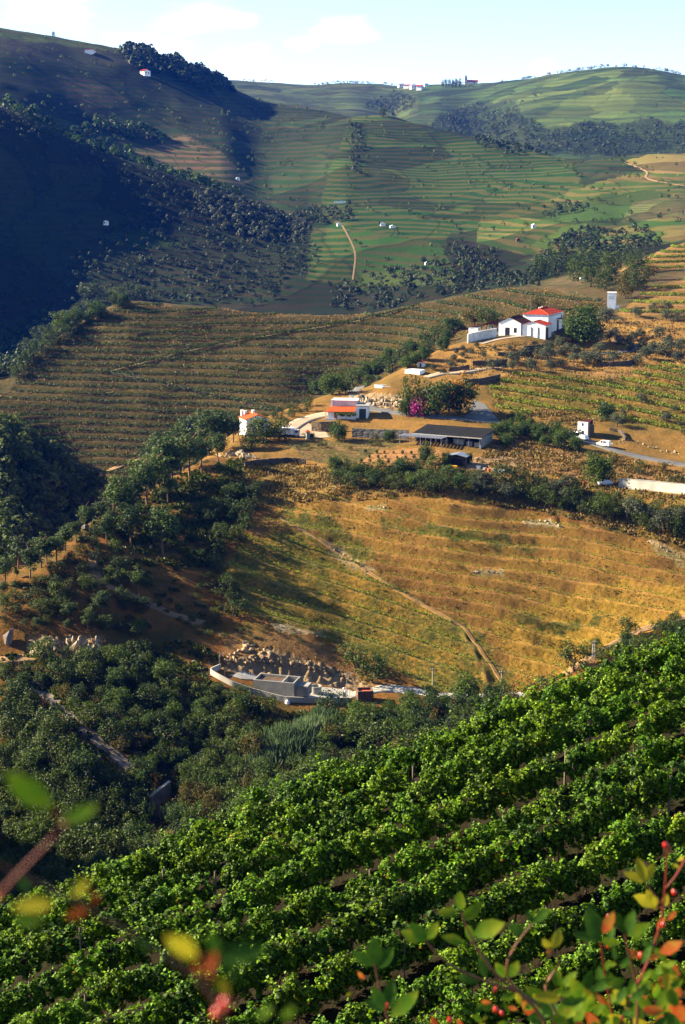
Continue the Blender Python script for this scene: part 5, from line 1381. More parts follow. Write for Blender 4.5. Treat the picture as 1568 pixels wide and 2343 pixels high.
# -- roofless ruin
p = pick(1321, 997)
ru = thing('ruined_house', 'roofless two-storey ruin with peeling white front beside the road', 'ruin', p, R(-28))
fw = MB().box(0, 3.4, 0, .45, -1, 4.6).build('front_wall', M_WHITE, ru)
bx('doorway', M_DARK, fw, 1.4, 2.1, -.05, .02, 0, 1.8); bx('window', M_DARK, fw, 1.4, 1.9, -.05, .02, 3.4, 4.3)
bx('stone_patch', M_STONE, fw, .3, 1.25, -.03, .01, 1.7, 2.2)
MB().add(([(3.4, 0, -1), (3.9, 0, -1), (3.9, 5, -1), (3.4, 5, -1), (3.4, 0, 4.5), (3.9, 0, 4.5), (3.9, 5, 3.2), (3.4, 5, 3.2)], BOXF)).build('side_wall', M_STONED, ru)
MB().add(([(0, .45, -1), (.45, .45, -1), (.45, 5, -1), (0, 5, -1), (0, .45, 4.2), (.45, .45, 4.2), (.45, 5, 3.6), (0, 5, 3.6)], BOXF)).build('side_wall', M_STONED, ru)
bx('back_wall', M_STONED, ru, .45, 3.4, 4.6, 5.0, -1, 4.9)
MB().add(quadslab([(.4, .5, 4.3), (3.5, .5, 4.3), (3.5, 4.7, 5.0), (.4, 4.7, 5.0)], .2)).build('fallen_roof', M_TILED, ru)
an = bx('yard_wall', M_STONE, ru, -2.8, 0, 0, .45, -1, 2.4); bx('gateway', M_DARK, an, -1.0, -.45, -.05, .02, -.5, 1.6)

# -- cars
def car(px, py, rz, body, label, kind='hatch', L=4.1):
    p = pick(px, py)
    c = thing('parked_car', label, 'car', p + Vector((0, 0, .14)), R(rz))
    w, h = 1.7, (1.45 if kind == 'hatch' else 1.8)
    prof = [(0, .3), (0, .75), (.1, .85), (1.0, .95), (1.55, h), (L - .9, h), (L - .15, 1.0), (L, .85), (L, .3)] if kind == 'hatch' else [(0, .3), (0, .8), (.1, .95), (.9, 1.05), (1.5, h), (L - .1, h), (L, 1.1), (L, .3)]
    n = len(prof)
    v = [(x - L / 2, s * (w / 2 - (.14 if z > 1.0 else 0)), z) for s in (-1, 1) for x, z in prof]
    f = [(k, k + 1, n + k + 1, n + k) for k in range(n - 1)] + [(n - 1, 0, n, 2 * n - 1), tuple(range(n - 1, -1, -1)), tuple(range(n, 2 * n))]
    b_ = MB().add((v, f)).build('body', body, c, bevel=.03)
    for s in (-1, 1):
        y = s * (w / 2 - .125)
        MB().add(([(1.15 - L / 2, y, 1.0), (L * .5 - L / 2, y, 1.0), (L * .5 - L / 2, y, h - .1), (1.6 - L / 2, y, h - .1)], [(0, 1, 2, 3)])).build('side_window', M_GLASS, b_)
        MB().add(([(L * .53 - L / 2, y, 1.0), (L - .45 - L / 2, y, 1.0), (L - .85 - L / 2, y, h - .1), (L * .53 - L / 2, y, h - .1)], [(0, 1, 2, 3)])).build('side_window', M_GLASS, b_)
    MB().add(([(1.06 - L / 2, -.62, 1.04), (1.06 - L / 2, .62, 1.04), (1.5 - L / 2, .58, h - .06), (1.5 - L / 2, -.58, h - .06)], [(0, 1, 2, 3)])).build('windscreen', M_GLASS, b_)
    for s in (-1, 1): bx('headlight', M_CONC2, c, -L / 2 - .02, -L / 2 + .06, s * .6 - .15, s * .6 + .15, .6, .78)
    for x in (.75, L - .8):
        for y in (-.75, .75): wheel(c, x - L / 2, y, .31, .2)
    return c
car(1319, 998, -52, M_CARB, 'black car parked on the road in front of the ruin')
car(1332, 1006, -50, M_CARG, 'silver car parked just behind the black one by the ruin')
car(1381, 1021, -38, M_CARW, 'white van-like car driving on the road past the ruin', 'van', 4.4)
car(1384, 1110, 10, M_CARG, 'pale car parked in the shade of the round tree by the pale wall')

# -- white water basin with hut, and empty pool
p = pick(960, 858)
ba = thing('water_basin', 'open white-walled water basin on the bend of the upper road', 'basin', p, R(-32))
for a in ((-6.2, 0, 0, .3), (-6.2, 0, 3.8, 4.1), (-6.2, -5.9, .3, 3.8), (-.3, 0, .3, 3.8)): bx('side_wall', M_WHITE, ba, a[0], a[1], a[2], a[3], -1.5, 1.7)
bx('water', M_WATER, ba, -5.9, -.3, .3, 3.8, .2, .6)
hu = thing('pump_hut', 'little white pump hut with red roof behind the water basin', 'hut', pick(955, 840), R(-20))
bx('wall', M_DIRTY, hu, 0, 2.6, 0, 2.2, -1, 1.9); MB().add(quadslab([(-.2, -.2, 1.9), (2.8, -.2, 2.4), (2.8, 2.4, 2.4), (-.2, 2.4, 1.9)], .12)).build('roof', M_TILER, hu); bx('door', M_DARK, hu, .9, 1.6, -.04, .03, -.3, 1.5)
q0 = pick(884, 884); pts = [q0 + Vector(d_) for d_ in ((-4.2, 3.6, 0), (-1.6, -1.2, 0), (5.4, .6, 0), (3.0, 5.0, 0))]
zc = max(q_.z for q_ in pts) + .15
c0 = sum((Vector((q_.x, q_.y, zc)) for q_ in pts), Vector()) / 4
po = thing('empty_pool', 'small empty swimming pool with white rim on the mound', 'pool', c0)
for a, b_ in zip(pts, pts[1:] + pts[:1]):
    A, B = Vector((a.x, a.y, zc)) - c0, Vector((b_.x, b_.y, zc)) - c0
    A2, B2 = A * .86, B * .86
    MB().add(([tuple(A - Vector((0, 0, .8))), tuple(B - Vector((0, 0, .8))), tuple(B2 - Vector((0, 0, .8))), tuple(A2 - Vector((0, 0, .8))), tuple(A), tuple(B), tuple(B2), tuple(A2)], BOXF)).build('rim', M_POOL, po)
MB().add(([tuple((Vector((q_.x, q_.y, zc - .3)) - c0) * .86) for q_ in pts], [(0, 1, 2, 3)])).build('floor', M_POOLB, po)

# -- water works: tank, round tank, slab, wall
p = pick(580, 1577)
tk = thing('concrete_tank', 'long open concrete tank split in two cells with murky water', 'tank', p, R(-16))
for a in ((0, 9.6, 0, .3), (0, 9.6, 4.7, 5.0), (0, .3, .3, 4.7), (9.3, 9.6, .3, 4.7), (6.6, 6.9, .3, 4.7)): bx('side_wall', M_CONC, tk, *a, -1, 2.35)
bx('water', M_WATER, tk, .3, 6.6, .3, 4.7, .5, 1.75); bx('dry_floor', M_CONC, tk, 6.9, 9.3, .3, 4.7, -.5, .2)
st_ = bx('step_wall', M_CONC, tk, 9.65, 12.4, 1.4, 4.6, -1, 1.4)
for k in range(5): bx('handrail_post', M_STEEL, tk, 9.8 + k * .6, 9.86 + k * .6, 4.4, 4.46, 1.4, 2.5)
bx('handrail', M_STEEL, tk, 9.8, 12.3, 4.4, 4.46, 2.5, 2.56)
p = pick(723, 1585)
rt = thing('round_tank', 'round concrete tank beside the long open tank', 'tank', p)
def ringwall(r0, r1, z0, z1, n=28):
    v, f = [], []
    for k in range(n):
        a = 2 * math.pi * k / n
        for r_, z in ((r0, z0), (r1, z0), (r1, z1), (r0, z1)): v.append((r_ * math.cos(a), r_ * math.sin(a), z))
    for k in range(n):
        for q_ in range(4):
            a, b_ = k * 4 + q_, k * 4 + (q_ + 1) % 4; c, d = ((k + 1) % n) * 4 + (q_ + 1) % 4, ((k + 1) % n) * 4 + q_
            f.append((a, b_, c, d))
    return v, f
MB().add(ringwall(1.12, 1.32, -1, 1.75)).build('ring', M_CONC2, rt)
MB().add(([(1.12 * math.cos(2 * math.pi * k / 28), 1.12 * math.sin(2 * math.pi * k / 28), 1.0) for k in range(28)], [tuple(range(28))])).build('water', M_DARK, rt)
def sheet(name, poly, mat, label, lift=.1, sub=None):
    W_ = [pick(x, y) for x, y in poly]
    zc_ = None
    bm = bmesh.new(); vs = [bm.verts.new(w + Vector((0, 0, lift))) for w in W_]
    f = bm.faces.new(vs); bmesh.ops.triangulate(bm, faces=[f])
    for _ in range(4): bmesh.ops.subdivide_edges(bm, edges=list(bm.edges), cuts=1, use_grid_fill=True)
    for v in bm.verts: v.co.z = max(ground(v.co.x, v.co.y) + lift, v.co.z if sub else -1e9)
    me_ = bpy.data.meshes.new(name); bm.to_mesh(me_); bm.free(); me_.materials.append(mat)
    return link(name, me_, kind='structure', label=label)
sheet('tank_pavement', [(690,1588),(730,1572),(800,1578),(815,1592),(790,1602),(720,1602)], M_CONC2, 'pale concrete pavement beside the tanks')
sheet('tank_slab', [(523,1545),(560,1536),(605,1545),(585,1555),(550,1553)], M_CONC2, 'pale concrete slab behind the tank')
wallrun('perimeter_wall', [(505,1530),(479,1541),(500,1553),(532,1570),(578,1586),(650,1605),(720,1608),(800,1607)], 1.25, .3, M_CONC2, 'low pale concrete wall fencing the water works', down=1.5)
for i, (x, y) in enumerate([(479,1541),(515,1560),(555,1578),(600,1592),(650,1605),(700,1607),(750,1608),(800,1607)]):
    q_ = pick(x, y)
    fp = MB().add(cylinder(.035, 3.0, 5)).build('fence_post', M_STEEL, None, q_, label='thin steel fence post on the water works wall, %s from its far corner' % ordn(i), category='post', group='fence posts of the water works')
p = pick(658, 1609)
wd = thing('white_manhole', 'small white domed manhole outside the water works wall', 'manhole', p)
MB().add(tube([(0, 0, -.2), (0, 0, .5), (0, 0, .75), (0, 0, .88)], [.55, .5, .3, .05], 12)).build('dome', M_WHITE, wd, smooth=True); MB().add(cylinder(.7, .2, 12, -.15)).build('collar', M_CONC2, wd)
p = pick(819, 1606)
bt = thing('brick_tank', 'roofless brick tank with red floor at the roadside', 'tank', p, R(8))
for a in ((0, 3.6, 0, .3), (0, 3.6, 2.7, 3.0), (0, .3, .3, 2.7), (3.3, 3.6, .3, 2.7)): bx('side_wall', M_BRICK, bt, *a, -1.5, 2.5)
bx('floor', M_REDW, bt, .3, 3.3, .3, 2.7, .5, 2.0)
def pole(name, px, py, hpx, label, cat, r=.09, lamp=False, mat=None, k0=None):
    p = pick(px, py, k0); h = hpx * p.y / F
    t_ = thing(name, label, cat, p)
    MB().add(tube([(0, 0, -.5), (0, 0, h)], [r * 1.25, r * .8], 8)).build('shaft', mat or M_CONC2, t_, smooth=True)
    if lamp:
        bx('arm', M_STEEL, t_, -.05, .9, -.05, .05, h - .1, h); bx('lamp_head', M_CONC2, t_, .5, 1.1, -.15, .15, h - .22, h - .05)
    else:
        bx('cross_arm', M_STEEL, t_, -.6, .6, -.06, .06, h - .5, h - .38)
        for x in (-.5, .5): MB().add(cylinder(.05, .2, 6, h - .38)).build('insulator', M_WHITE, t_, (x, 0, 0))
    return t_
pole('street_lamp', 503, 1532, 42, 'tall street lamp at the far corner of the water works', 'lamp', .08, True, M_STEEL)
pole('street_lamp', 794, 1592, 58, 'grey street lamp at the gate of the water works', 'lamp', .09, True, M_STEEL)
pole('concrete_pole', 990, 1566, 42, 'pale concrete pole on the slope behind the brick tank', 'pole', .13)
pole('concrete_pole', 1147, 1588, 60, 'pale concrete pole beside the end of the pale road', 'pole', .14)
pole('wooden_pole', 696, 920, 66, 'thin dark pole rising behind the terrace house', 'pole', .1, mat=M_DOOR, k0='lane')
pole('aerial_mast', 965, 720, 14, 'short post on the crest of the terraced spur', 'post', .12, mat=M_CONC, k0='gorge')
for i, (x, y) in enumerate(((787, 1597), (790, 1603))):
    q_ = pick(x, y)
    gt = thing('gate_post', ('white gate post with globe lamp, farther one at the water works gate', 'white gate post with globe lamp, nearer one at the water works gate')[i], 'gate post', q_)
    bx('shaft', M_CONC2, gt, -.2, .2, -.2, .2, -.5, 2.0)
    MB().add(tube([(0, 0, 2.0), (0, 0, 2.1), (0, 0, 2.3), (0, 0, 2.5), (0, 0, 2.6)], [.06, .2, .28, .2, .04], 10)).build('globe', M_WHITE, gt, smooth=True)
# lattice pylon
p = pick(1357, 1532); h = 72 * p.y / F
py_ = thing('lattice_pylon', 'slim grey lattice pylon between oaks at the field corner', 'pylon', p)
for sx_ in (-1, 1):
    for sy_ in (-1, 1): MB().add(tube([(sx_ * .45, sy_ * .45, -.4), (sx_ * .2, sy_ * .2, h)], [.05, .04], 5)).build('leg', M_STEEL, py_)
for k in range(9):
    z0, z1 = h * k / 9, h * (k + 1) / 9
    r0, r1 = .45 - .25 * k / 9, .45 - .25 * (k + 1) / 9
    for s_ in (-1, 1):
        MB().add(tube([(-r0, s_ * r0, z0), (r1, s_ * r1, z1)], [.03, .03], 4)).build('brace', M_STEEL, py_); MB().add(tube([(s_ * r0, -r0, z0), (s_ * r1, r1, z1)], [.03, .03], 4)).build('brace', M_STEEL, py_)
bx('cross_arm', M_STEEL, py_, -.9, .9, -.05, .05, h - .3, h - .18)

# -- roads, tracks and yards
ribbon('pale_road', [(800,1592),(850,1580),(890,1574),(940,1580),(1000,1590),(1100,1594),(1200,1589)], 3.6, M_CONC2, 'pale concrete road below the brown slope', .15)
ribbon('tarmac_road', [(1150,966),(1080,960),(1000,953),(930,946),(860,938),(836,930),(812,915),(806,900),(815,890),(826,884)], 5.0, M_TAR, 'grey road curving past the terrace house', .15)
ribbon('upper_road', [(975,863),(1000,857),(1050,851),(1100,844),(1150,840)], 3.6, M_DIRT2, 'pale upper road climbing below the winery', .15)
ribbon('winery_drive', [(1100,786),(1140,775),(1180,770),(1230,766),(1262,762)], 4.0, M_DIRT2, 'pale drive in front of the winery', .12)
ribbon('tower_road', [(1330,810),(1380,808),(1440,803),(1462,795),(1440,783),(1405,778)], 3.6, M_TAR, 'grey road climbing past the olive trees', .15)
ribbon('valley_road', [(1300,985),(1320,998),(1345,1010),(1400,1029),(1450,1042),(1568,1064),(1640,1076)], 4.2, M_TAR, 'grey road running past the ruin', .18)
ribbon('farm_track', [(652,990),(690,962),(730,950),(762,944)], 6.0, M_DIRT2, 'pale dirt yard between the two houses', .1)
sheet('farm_yard', [(640,995),(668,968),(700,965),(740,985),(762,1000),(700,1003)], M_DIRT2, 'pale dirt forecourt of the white house', .12)
sheet('parking_bay', [(1085,915),(1110,925),(1140,960),(1100,962),(1062,955)], M_TAR, 'paved parking bay beside the broad green trees', .16)
sheet('earth_yard', [(1060,1050),(1130,1040),(1200,1052),(1240,1066),(1160,1078),(1070,1074)], M_DIRT, 'bare earth yard below the shed', .1)
ribbon('steep_track', [(70,1558),(95,1578),(140,1615),(200,1672),(250,1715),(300,1755)], 2.6, M_GREYD, 'steep stony track down the ravine side', .1)
ribbon('ridge_path', [(0,1512),(40,1508),(85,1505),(130,1500),(180,1503)], 3.0, M_DIRT, 'dirt track below the rock face', .12)
ribbon('ravine_path', [(215,1262),(212,1300),(240,1336),(290,1358),(330,1376),(400,1408),(450,1422),(470,1426)], 2.2, M_DIRT, 'rough dirt path along the wooded slope', .05)
ribbon('slope_track', [(640,1185),(720,1228),(800,1280),(900,1345),(1000,1400),(1060,1432),(1110,1500),(1150,1560)], 1.0, M_STRAWT, 'diagonal track across the brown vineyard slope', .08)
_, Wa, _ = ribbon('spur_track', [(240,852),(330,830),(430,803),(560,777),(680,757),(800,738),(900,715),(960,700)], 1.3, M_SOILT, 'diagonal track climbing across the terraced spur', .15, k0='gorge')
_, Wb, _ = ribbon('spur_lower_track', [(230,850),(330,868),(440,893),(560,920),(640,938)], 1.3, M_SOILT, 'lower diagonal track across the terraced spur', .15, k0='gorge')
ribbon('spur_foot_track', [(210,1090),(300,1060),(380,1030),(450,1005)], 1.6, M_DIRT, 'track along the foot of the terraced spur', .15, k0='gorge')
ribbon('field_edge_track', [(1290,1545),(1370,1490),(1460,1445),(1568,1412),(1640,1395)], 2.4, M_DIRT, 'dirt track along the lower edge of the brown slope', .1)
ribbon('far_track', [(783,515),(795,535),(808,560),(816,582),(812,610),(808,640)], 1.8, M_SOILT, 'pale track down the vineyard blocks across the valley', .3, k0='back1')
ribbon('far_hill_track', [(1430,372),(1460,382),(1490,395),(1470,405),(1500,415),(1568,425)], 2.6, M_DIRT, 'pale track on the sunlit terraces of the far side', .4, k0='back1')
gsp = np.random.default_rng(41)
for W_, lb in ((Wa, 'vine row lining the long diagonal track up the terraced spur'), (Wb, 'vine row lining the lower diagonal track on the terraced spur')):
    link('vine_row', vine_row(W_ + np.array([0, -1.3, .1]), gsp, 1.7, 1.4, 16, .62, M_VINE2, .05, .3, 'vine_row', .1), label=lb, category='vine row')
# -- retaining and terrace walls
wallrun('retaining_wall', [(1415,1116),(1480,1121),(1568,1130),(1640,1138)], 2.7, .5, M_CONC2, 'long pale rendered retaining wall at the roadside bank', cap=M_CONC, down=1.5)
wallrun('grey_block_wall', [(806,1000),(860,1003),(935,1005)], 3.0, .4, M_GREYW, 'grey block wall behind the clipped bushes', down=1.5)
wallrun('terrace_wall', [(714,986),(735,988),(770,986)], 3.3, .6, M_STONE, 'warm schist wall under the terrace house', down=1, level=True)
wallrun('stream_wall', [(346,1852),(350,1846),(372,1828),(390,1815)], 2.6, .6, M_GROCK, 'pale curved stone wall by the stream', down=1.5, cap=M_CONC2)
for pts_, h_, nm in [([(1082,838),(1120,838),(1160,834)], 2.2, 'stained dark schist wall above the upper road'), ([(1139,814),(1180,814),(1217,810)], 1.4, 'short schist wall on the second terrace under the winery'),
                     ([(1198,800),(1230,797),(1262,792)], 1.5, 'schist wall holding the bank below the large winery tree'), ([(1028,850),(1050,848),(1074,844)], 1.6, 'low schist wall at the bend by the water basin'),
                     ([(1366,838),(1400,838),(1450,834)], 1.8, 'schist wall among olives under the grey climbing road'), ([(1063,880),(1100,878),(1144,868)], 2.0, 'shaded schist wall under the upper road'),
                     ([(1300,775),(1340,772),(1380,758)], 1.3, 'schist wall running toward the white tower'), ([(560,1068),(600,1062),(660,1058),(700,1062)], 1.6, 'rough schist wall on the grassy bank under the house'),
                     ([(1395,985),(1420,990),(1432,1008)], 1.1, 'curved field wall beside the road past the ruin')]:
    wallrun('schist_wall', pts_, h_, .5, M_STONED, nm, wob=.12, down=1.2, group='dry schist walls of the terraces')
# fence at the orchard edge
for i, (x, y) in enumerate([(783,1080),(795,1083),(808,1085),(822,1086),(836,1087),(850,1087),(864,1088)]):
    MB().box(-.1, .1, -.1, .1, -.3, 1.7).build('orchard_post', M_CONC2, None, pick(x, y), label='pale concrete fence post at the orchard edge, %s from the grassy end' % ordn(i), category='post', group='concrete posts along the orchard')
i = 0
for r_ in range(4):
    for c_ in range(8):
        x, y = 838 + c_ * 21 + r_ * 4 - 20, 1036 + r_ * 11 + c_ * .5
        if 825 < x < 1000 and y < 1074:
            plant('leafy' if (i % 3) else 'olive', x + rnd.uniform(-3, 3), y, rnd.uniform(7, 12), .8, 'sapling in the orange orchard plot, tree %s of row %s' % (ordn(c_), ordn(r_)), 'orchard saplings'); i += 1
# things lying about the yard
for (px, py, w, h, mt, lb) in [(1095,1073,.9,.9,M_WHITE,'white drum among the junk at the edge of the earth yard'), (1119,1078,.8,.8,M_OR,'orange bin at the edge of the earth yard'), (1109,1076,.8,.7,M_CONC2,'pale tub beside the orange bin'),
                               (1148,1080,1.5,.6,M_WHITE,'white trough at the edge of the earth yard'), (1337,1108,.9,.8,M_OR,'orange bin under the round tree'), (1130,1076,.9,.5,M_CONC,'grey block between the orange bin and white trough')]:
    q_ = pick(px, py); t_ = thing('yard_bin', lb, 'bin', q_, rnd.uniform(0, 1))
    MB().add(([(-w / 2, -w / 3, 0), (w / 2, -w / 3, 0), (w / 2, w / 3, 0), (-w / 2, w / 3, 0), (-w * .6, -w * .4, h), (w * .6, -w * .4, h), (w * .6, w * .4, h), (-w * .6, w * .4, h)], BOXF)).build('tub', mt, t_, bevel=.04)
    bx('rim', mt, t_, -w * .66, w * .66, -w * .46, w * .46, h + .005, h + .08)

# -- rocks
def rockmesh(g, n=13, sharp=1.0):
    bm = bmesh.new()
    for k in range(n):
        d = unit(g.normal(0, 1, 3)) * g.uniform(.75, 1.05)
        bm.verts.new((d[0], d[1], d[2]))
    bmesh.ops.convex_hull(bm, input=list(bm.verts))
    for v in [v for v in bm.verts if not v.link_faces]: bm.verts.remove(v)
    me_ = bpy.data.meshes.new('rock'); bm.to_mesh(me_); bm.free()
    return me_
RK = {}
for nm, mt in (('rock', M_ROCK), ('grey', M_GROCK), ('pale', M_PALEROCK)):
    RK[nm] = []
    for k in range(5):
        me_ = rockmesh(np.random.default_rng(900 + k)); me_.materials.append(mt); RK[nm].append(me_)
def rock(px, py, w, h, kind, label, parent=None, k0=None, name='boulder'):
    p = pick(px, py, k0); s = p.y / F
    o = link(name, rnd.choice(RK[kind]), None, p + Vector((0, 0, h * s * .35)), label=label, category='rock' if label else None)
    o.scale = (w * s / 2, w * s / 2 * .8, h * s / 2 * 1.2); o.rotation_euler = (rnd.uniform(-.3, .3), rnd.uniform(-.3, .3), rnd.uniform(0, 6))
    return o
rock(22, 1472, 34, 44, 'grey', 'big grey boulder at the frame edge beside the rock face')
rock(196, 1212, 24, 18, 'grey', 'pale grey boulder on the flank of the pine ridge')
rock(345, 1255, 10, 10, 'pale', 'small white stone under the pines')
rock(318, 1903, 26, 8, 'grey', 'flat pale slab beside the stream')
rock(335, 1830, 10, 10, 'pale', 'round stone beside the stream wall')
rock(1095, 1015, 0.1, 0.1, 'grey', None).select_set(False)
bpy.data.objects.remove(bpy.data.objects[[o.name for o in COL.objects if o.name.startswith('boulder')][-1]])
def rockface(name, label, line, n, w, h, kind, seed, k0=None, lift=.3):
    r = random.Random(seed)
    p0 = pick(*line[len(line) // 2], k0)
    t_ = thing(name, label, 'rock face', p0)
    for i in range(n):
        u = (i + r.uniform(.1, .9)) / n * (len(line) - 1)
        k = min(int(u), len(line) - 2); f = u - k
        x, y = line[k][0] * (1 - f) + line[k + 1][0] * f, line[k][1] * (1 - f) + line[k + 1][1] * f
        p = pick(x, y + r.uniform(-.55, .35) * h, k0)
        if p is None: continue
        s = p.y / F
        o = link('stone', r.choice(RK[kind]), t_, p - p0 + Vector((0, 0, h * s * .08)))
        hh_ = h * s * r.uniform(.4, .75)
        big = r.choice((.35, .5, .7, 1.0, 1.0))
        o.scale = (w * s * r.uniform(.5, 1.0) * big, w * s * r.uniform(.35, .7) * big, hh_ * big * r.uniform(.7, 1.2)); o.rotation_euler = (r.uniform(-.5, .5), r.uniform(-.5, .5), r.uniform(0, 6))
rockface('cliff', 'pale sunlit rock face above the dirt track', [(75,1490),(100,1486),(130,1484),(180,1484),(222,1480)], 48, 15, 34, 'pale', 1)
rockface('rock_cut', 'broken schist cutting behind the water works', [(515,1520),(560,1512),(600,1510),(660,1518),(720,1530),(790,1548)], 100, 9, 15, 'rock', 2)
rockface('rock_cut', 'paler ledges above the far end of the water works', [(500,1505),(540,1500),(580,1485),(560,1478),(620,1495)], 26, 10, 14, 'pale', 3)
rockface('rock_cut', 'pale rock cutting below the empty pool', [(812,925),(840,922),(870,922),(900,926),(922,930)], 50, 8, 15, 'pale', 4)
rockface('rock_outcrop', 'orange rock outcrop under the white house', [(500,1040),(530,1046),(555,1048),(590,1044)], 18, 16, 22, 'pale', 5)
rockface('stone_pile', 'heap of pale stones beside the stream', [(305,1914),(340,1918),(375,1922)], 26, 8, 8, 'pale', 6)
rockface('rubble', 'pale rubble strewn beside the steep stony track', [(150,1580),(170,1600),(200,1640),(240,1680),(290,1720)], 30, 10, 12, 'rock', 7)
rockface('rubble', 'broken rock beside the ravine path', [(225,1300),(245,1320),(320,1372),(370,1392)], 22, 9, 10, 'pale', 8)
rockface('rock_ledge', 'pale ledge near the top of the brown slope', [(838,1163),(862,1158),(888,1166)], 8, 6, 6, 'pale', 9)
rockface('rock_ledge', 'pale ledge on the right shoulder of the brown slope', [(1195,1196),(1240,1194),(1285,1204)], 16, 7, 8, 'pale', 10)
rockface('rock_ledge', 'pale ledge in the middle of the brown slope', [(1082,1310),(1120,1309),(1152,1312)], 12, 6, 6, 'pale', 11)
rockface('rock_ledge', 'pale ledge along the diagonal track', [(748,1248),(790,1272),(850,1314)], 12, 5, 6, 'pale', 12)
rockface('rock_ledge', 'scattered pale rocks at the top corner of the brown slope', [(1480,1238),(1530,1262),(1575,1285)], 16, 5, 6, 'pale', 13)
rockface('rubble', 'pale stones on the bank above the valley road', [(1400,1015),(1440,1010),(1500,1028),(1560,1040)], 18, 8, 8, 'pale', 14)

# -- far houses
def farhouse(px, py, w, d, h, label, roof=M_TILER, wall=M_WHITE, k0='mbase', rz=10, name='far_house', cat='house', rise=None):
    p = pick(px, py, k0); s = p.y / F
    t_ = thing(name, label, cat, p, R(rz))
    w, d, h = w * s, d * s, h * s
    rs = rise * s if rise else h * .35
    wl_ = MB().box(-w / 2, w / 2, -d / 2, d / 2, -h, h).add(gable_prism(-w / 2, w / 2, -d / 2, d / 2, h, rs)).build('wall', wall, t_)
    gable_roof(t_, -w / 2, w / 2, -d / 2, d / 2, h, rs, roof, h * .1, h * .07)
    for k in range(2): bx('window', M_DARK, wl_, -w * .3 + k * w * .4, -w * .12 + k * w * .4, -d / 2 - .06, -d / 2 + .02, h * .35, h * .7)
    return t_
farhouse(333, 172, 22, 12, 9, 'white house under the pine wood on the shaded mountain', k0='hill0', rz=60)
farhouse(207, 121, 30, 14, 5, 'red-roofed farm high on the shaded mountain', k0='hill0', rz=80)
farhouse(243, 513, 12, 8, 6, 'tiny white house on the dark shaded slope', roof=M_WHITE)
farhouse(545, 411, 8, 6, 4, 'tiny white hut by the track on the terraced shaded hill', roof=M_WHITE, k0='hill0')
farhouse(876, 516, 11, 8, 5, 'white shed, the higher of two at the top of the vineyard block', roof=M_TIN)
farhouse(898, 521, 12, 8, 4, 'white-roofed shed, the lower of two at the top of the vineyard block', roof=M_WHITE)
farhouse(776, 516, 9, 6, 5, 'bluish hut beside the pale track across the valley', roof=M_TIN)
farhouse(976, 605, 7, 5, 4, 'tiny white hut in the lower vineyard across the valley', roof=M_WHITE)
farhouse(1221, 521, 9, 7, 6, 'little white house at the valley head', roof=M_WHITE)
farhouse(1185, 552, 8, 6, 5, 'brick-red hut at the bottom of the valley head', roof=M_TILER, wall=M_BRICK)
farhouse(1334, 640, 14, 8, 5, 'white shed half hidden by oaks behind the terraces', roof=M_WHITE, k0='spur0')
for i, (x, y, w, h, lb) in enumerate([(918,200,14,6,'far village house, the first of the row on the skyline'), (932,202,18,6,'far village house with broad red roof on the skyline'), (946,203,14,7,'white far village house in the middle of the row'), (961,206,17,8,'white far village house below the others'),
                           (975,198,10,5,'small far village house nearest the poplars'), (1128,181,12,4,'pale house on the far skyline past the church')]):
    farhouse(x, y, w, w * .7, h, lb, k0='far1', rz=70 if i % 2 else 20)
p = pick(1072, 190, 'far1'); s = p.y / F
ch = thing('church', 'far white church with bell tower on the skyline beside poplars', 'church', p, R(5))
MB().box(-3 * s, 20 * s, -5 * s, 5 * s, -6 * s, 6 * s).build('nave', M_WHITE, ch)
MB().add(quadslab([(-4 * s, -6 * s, 6 * s), (21 * s, -6 * s, 6 * s), (21 * s, 0, 10 * s), (-4 * s, 0, 10 * s)], .4)).build('roof', M_TILER, ch); MB().add(quadslab([(-4 * s, 0, 10 * s), (21 * s, 0, 10 * s), (21 * s, 6 * s, 6 * s), (-4 * s, 6 * s, 6 * s)], .4)).build('roof', M_TILER, ch)
tb = bx('bell_tower', M_DIRTY, ch, -9 * s, -3.2 * s, -3 * s, 3 * s, -6 * s, 15 * s); bx('belfry', M_DARK, tb, -7.5 * s, -4.7 * s, -3.06 * s, -2.9 * s, 10 * s, 13 * s)
MB().add(([(-9 * s, -3 * s, 15 * s), (-3.2 * s, -3 * s, 15 * s), (-3.2 * s, 3 * s, 15 * s), (-9 * s, 3 * s, 15 * s), (-6.1 * s, 0, 22 * s)], [(0, 1, 4), (1, 2, 4), (2, 3, 4), (3, 0, 4)])).build('spire', M_CONC, tb)
for i, (x, h_) in enumerate([(1013,18),(1020,20),(1028,19),(1036,18),(1043,22),(1052,22)]):
    p = pick(x, 200, 'far1'); s = p.y / F
    t_ = link('poplar_tree', None, loc=p, label='slim dark poplar on the far skyline, %s toward the church' % ordn(i), category='tree', group='poplars beside the far church')
    t_.scale = (h_ * s * .42, h_ * s * .42, h_ * s)
    link('trunk', PROTO['oak'][i % 5][0], t_); link('crown', PROTO['oak'][i % 5][1], t_)
for i, (px, py, h_, k0, lb) in enumerate([(123,80,12,'hill1','lone round tree on the bare skyline of the shaded mountain'), (276,108,13,'hill1','lone tree at the near end of the pine wood on the skyline'), (876,268,24,'hill1','tall lone tree on the crest of the middle hill'), (1132,310,32,'hill1','tall dark tree at the end of the middle hill crest'),
                                  (352,672,34,'back1','pale pine standing out of the dark slope behind the spur'), (703,252,10,'hill1','small tree on the crest of the middle hill')]):
    plant('oak' if i != 4 else 'pine', px, py, h_, .8, lb, k0=k0)
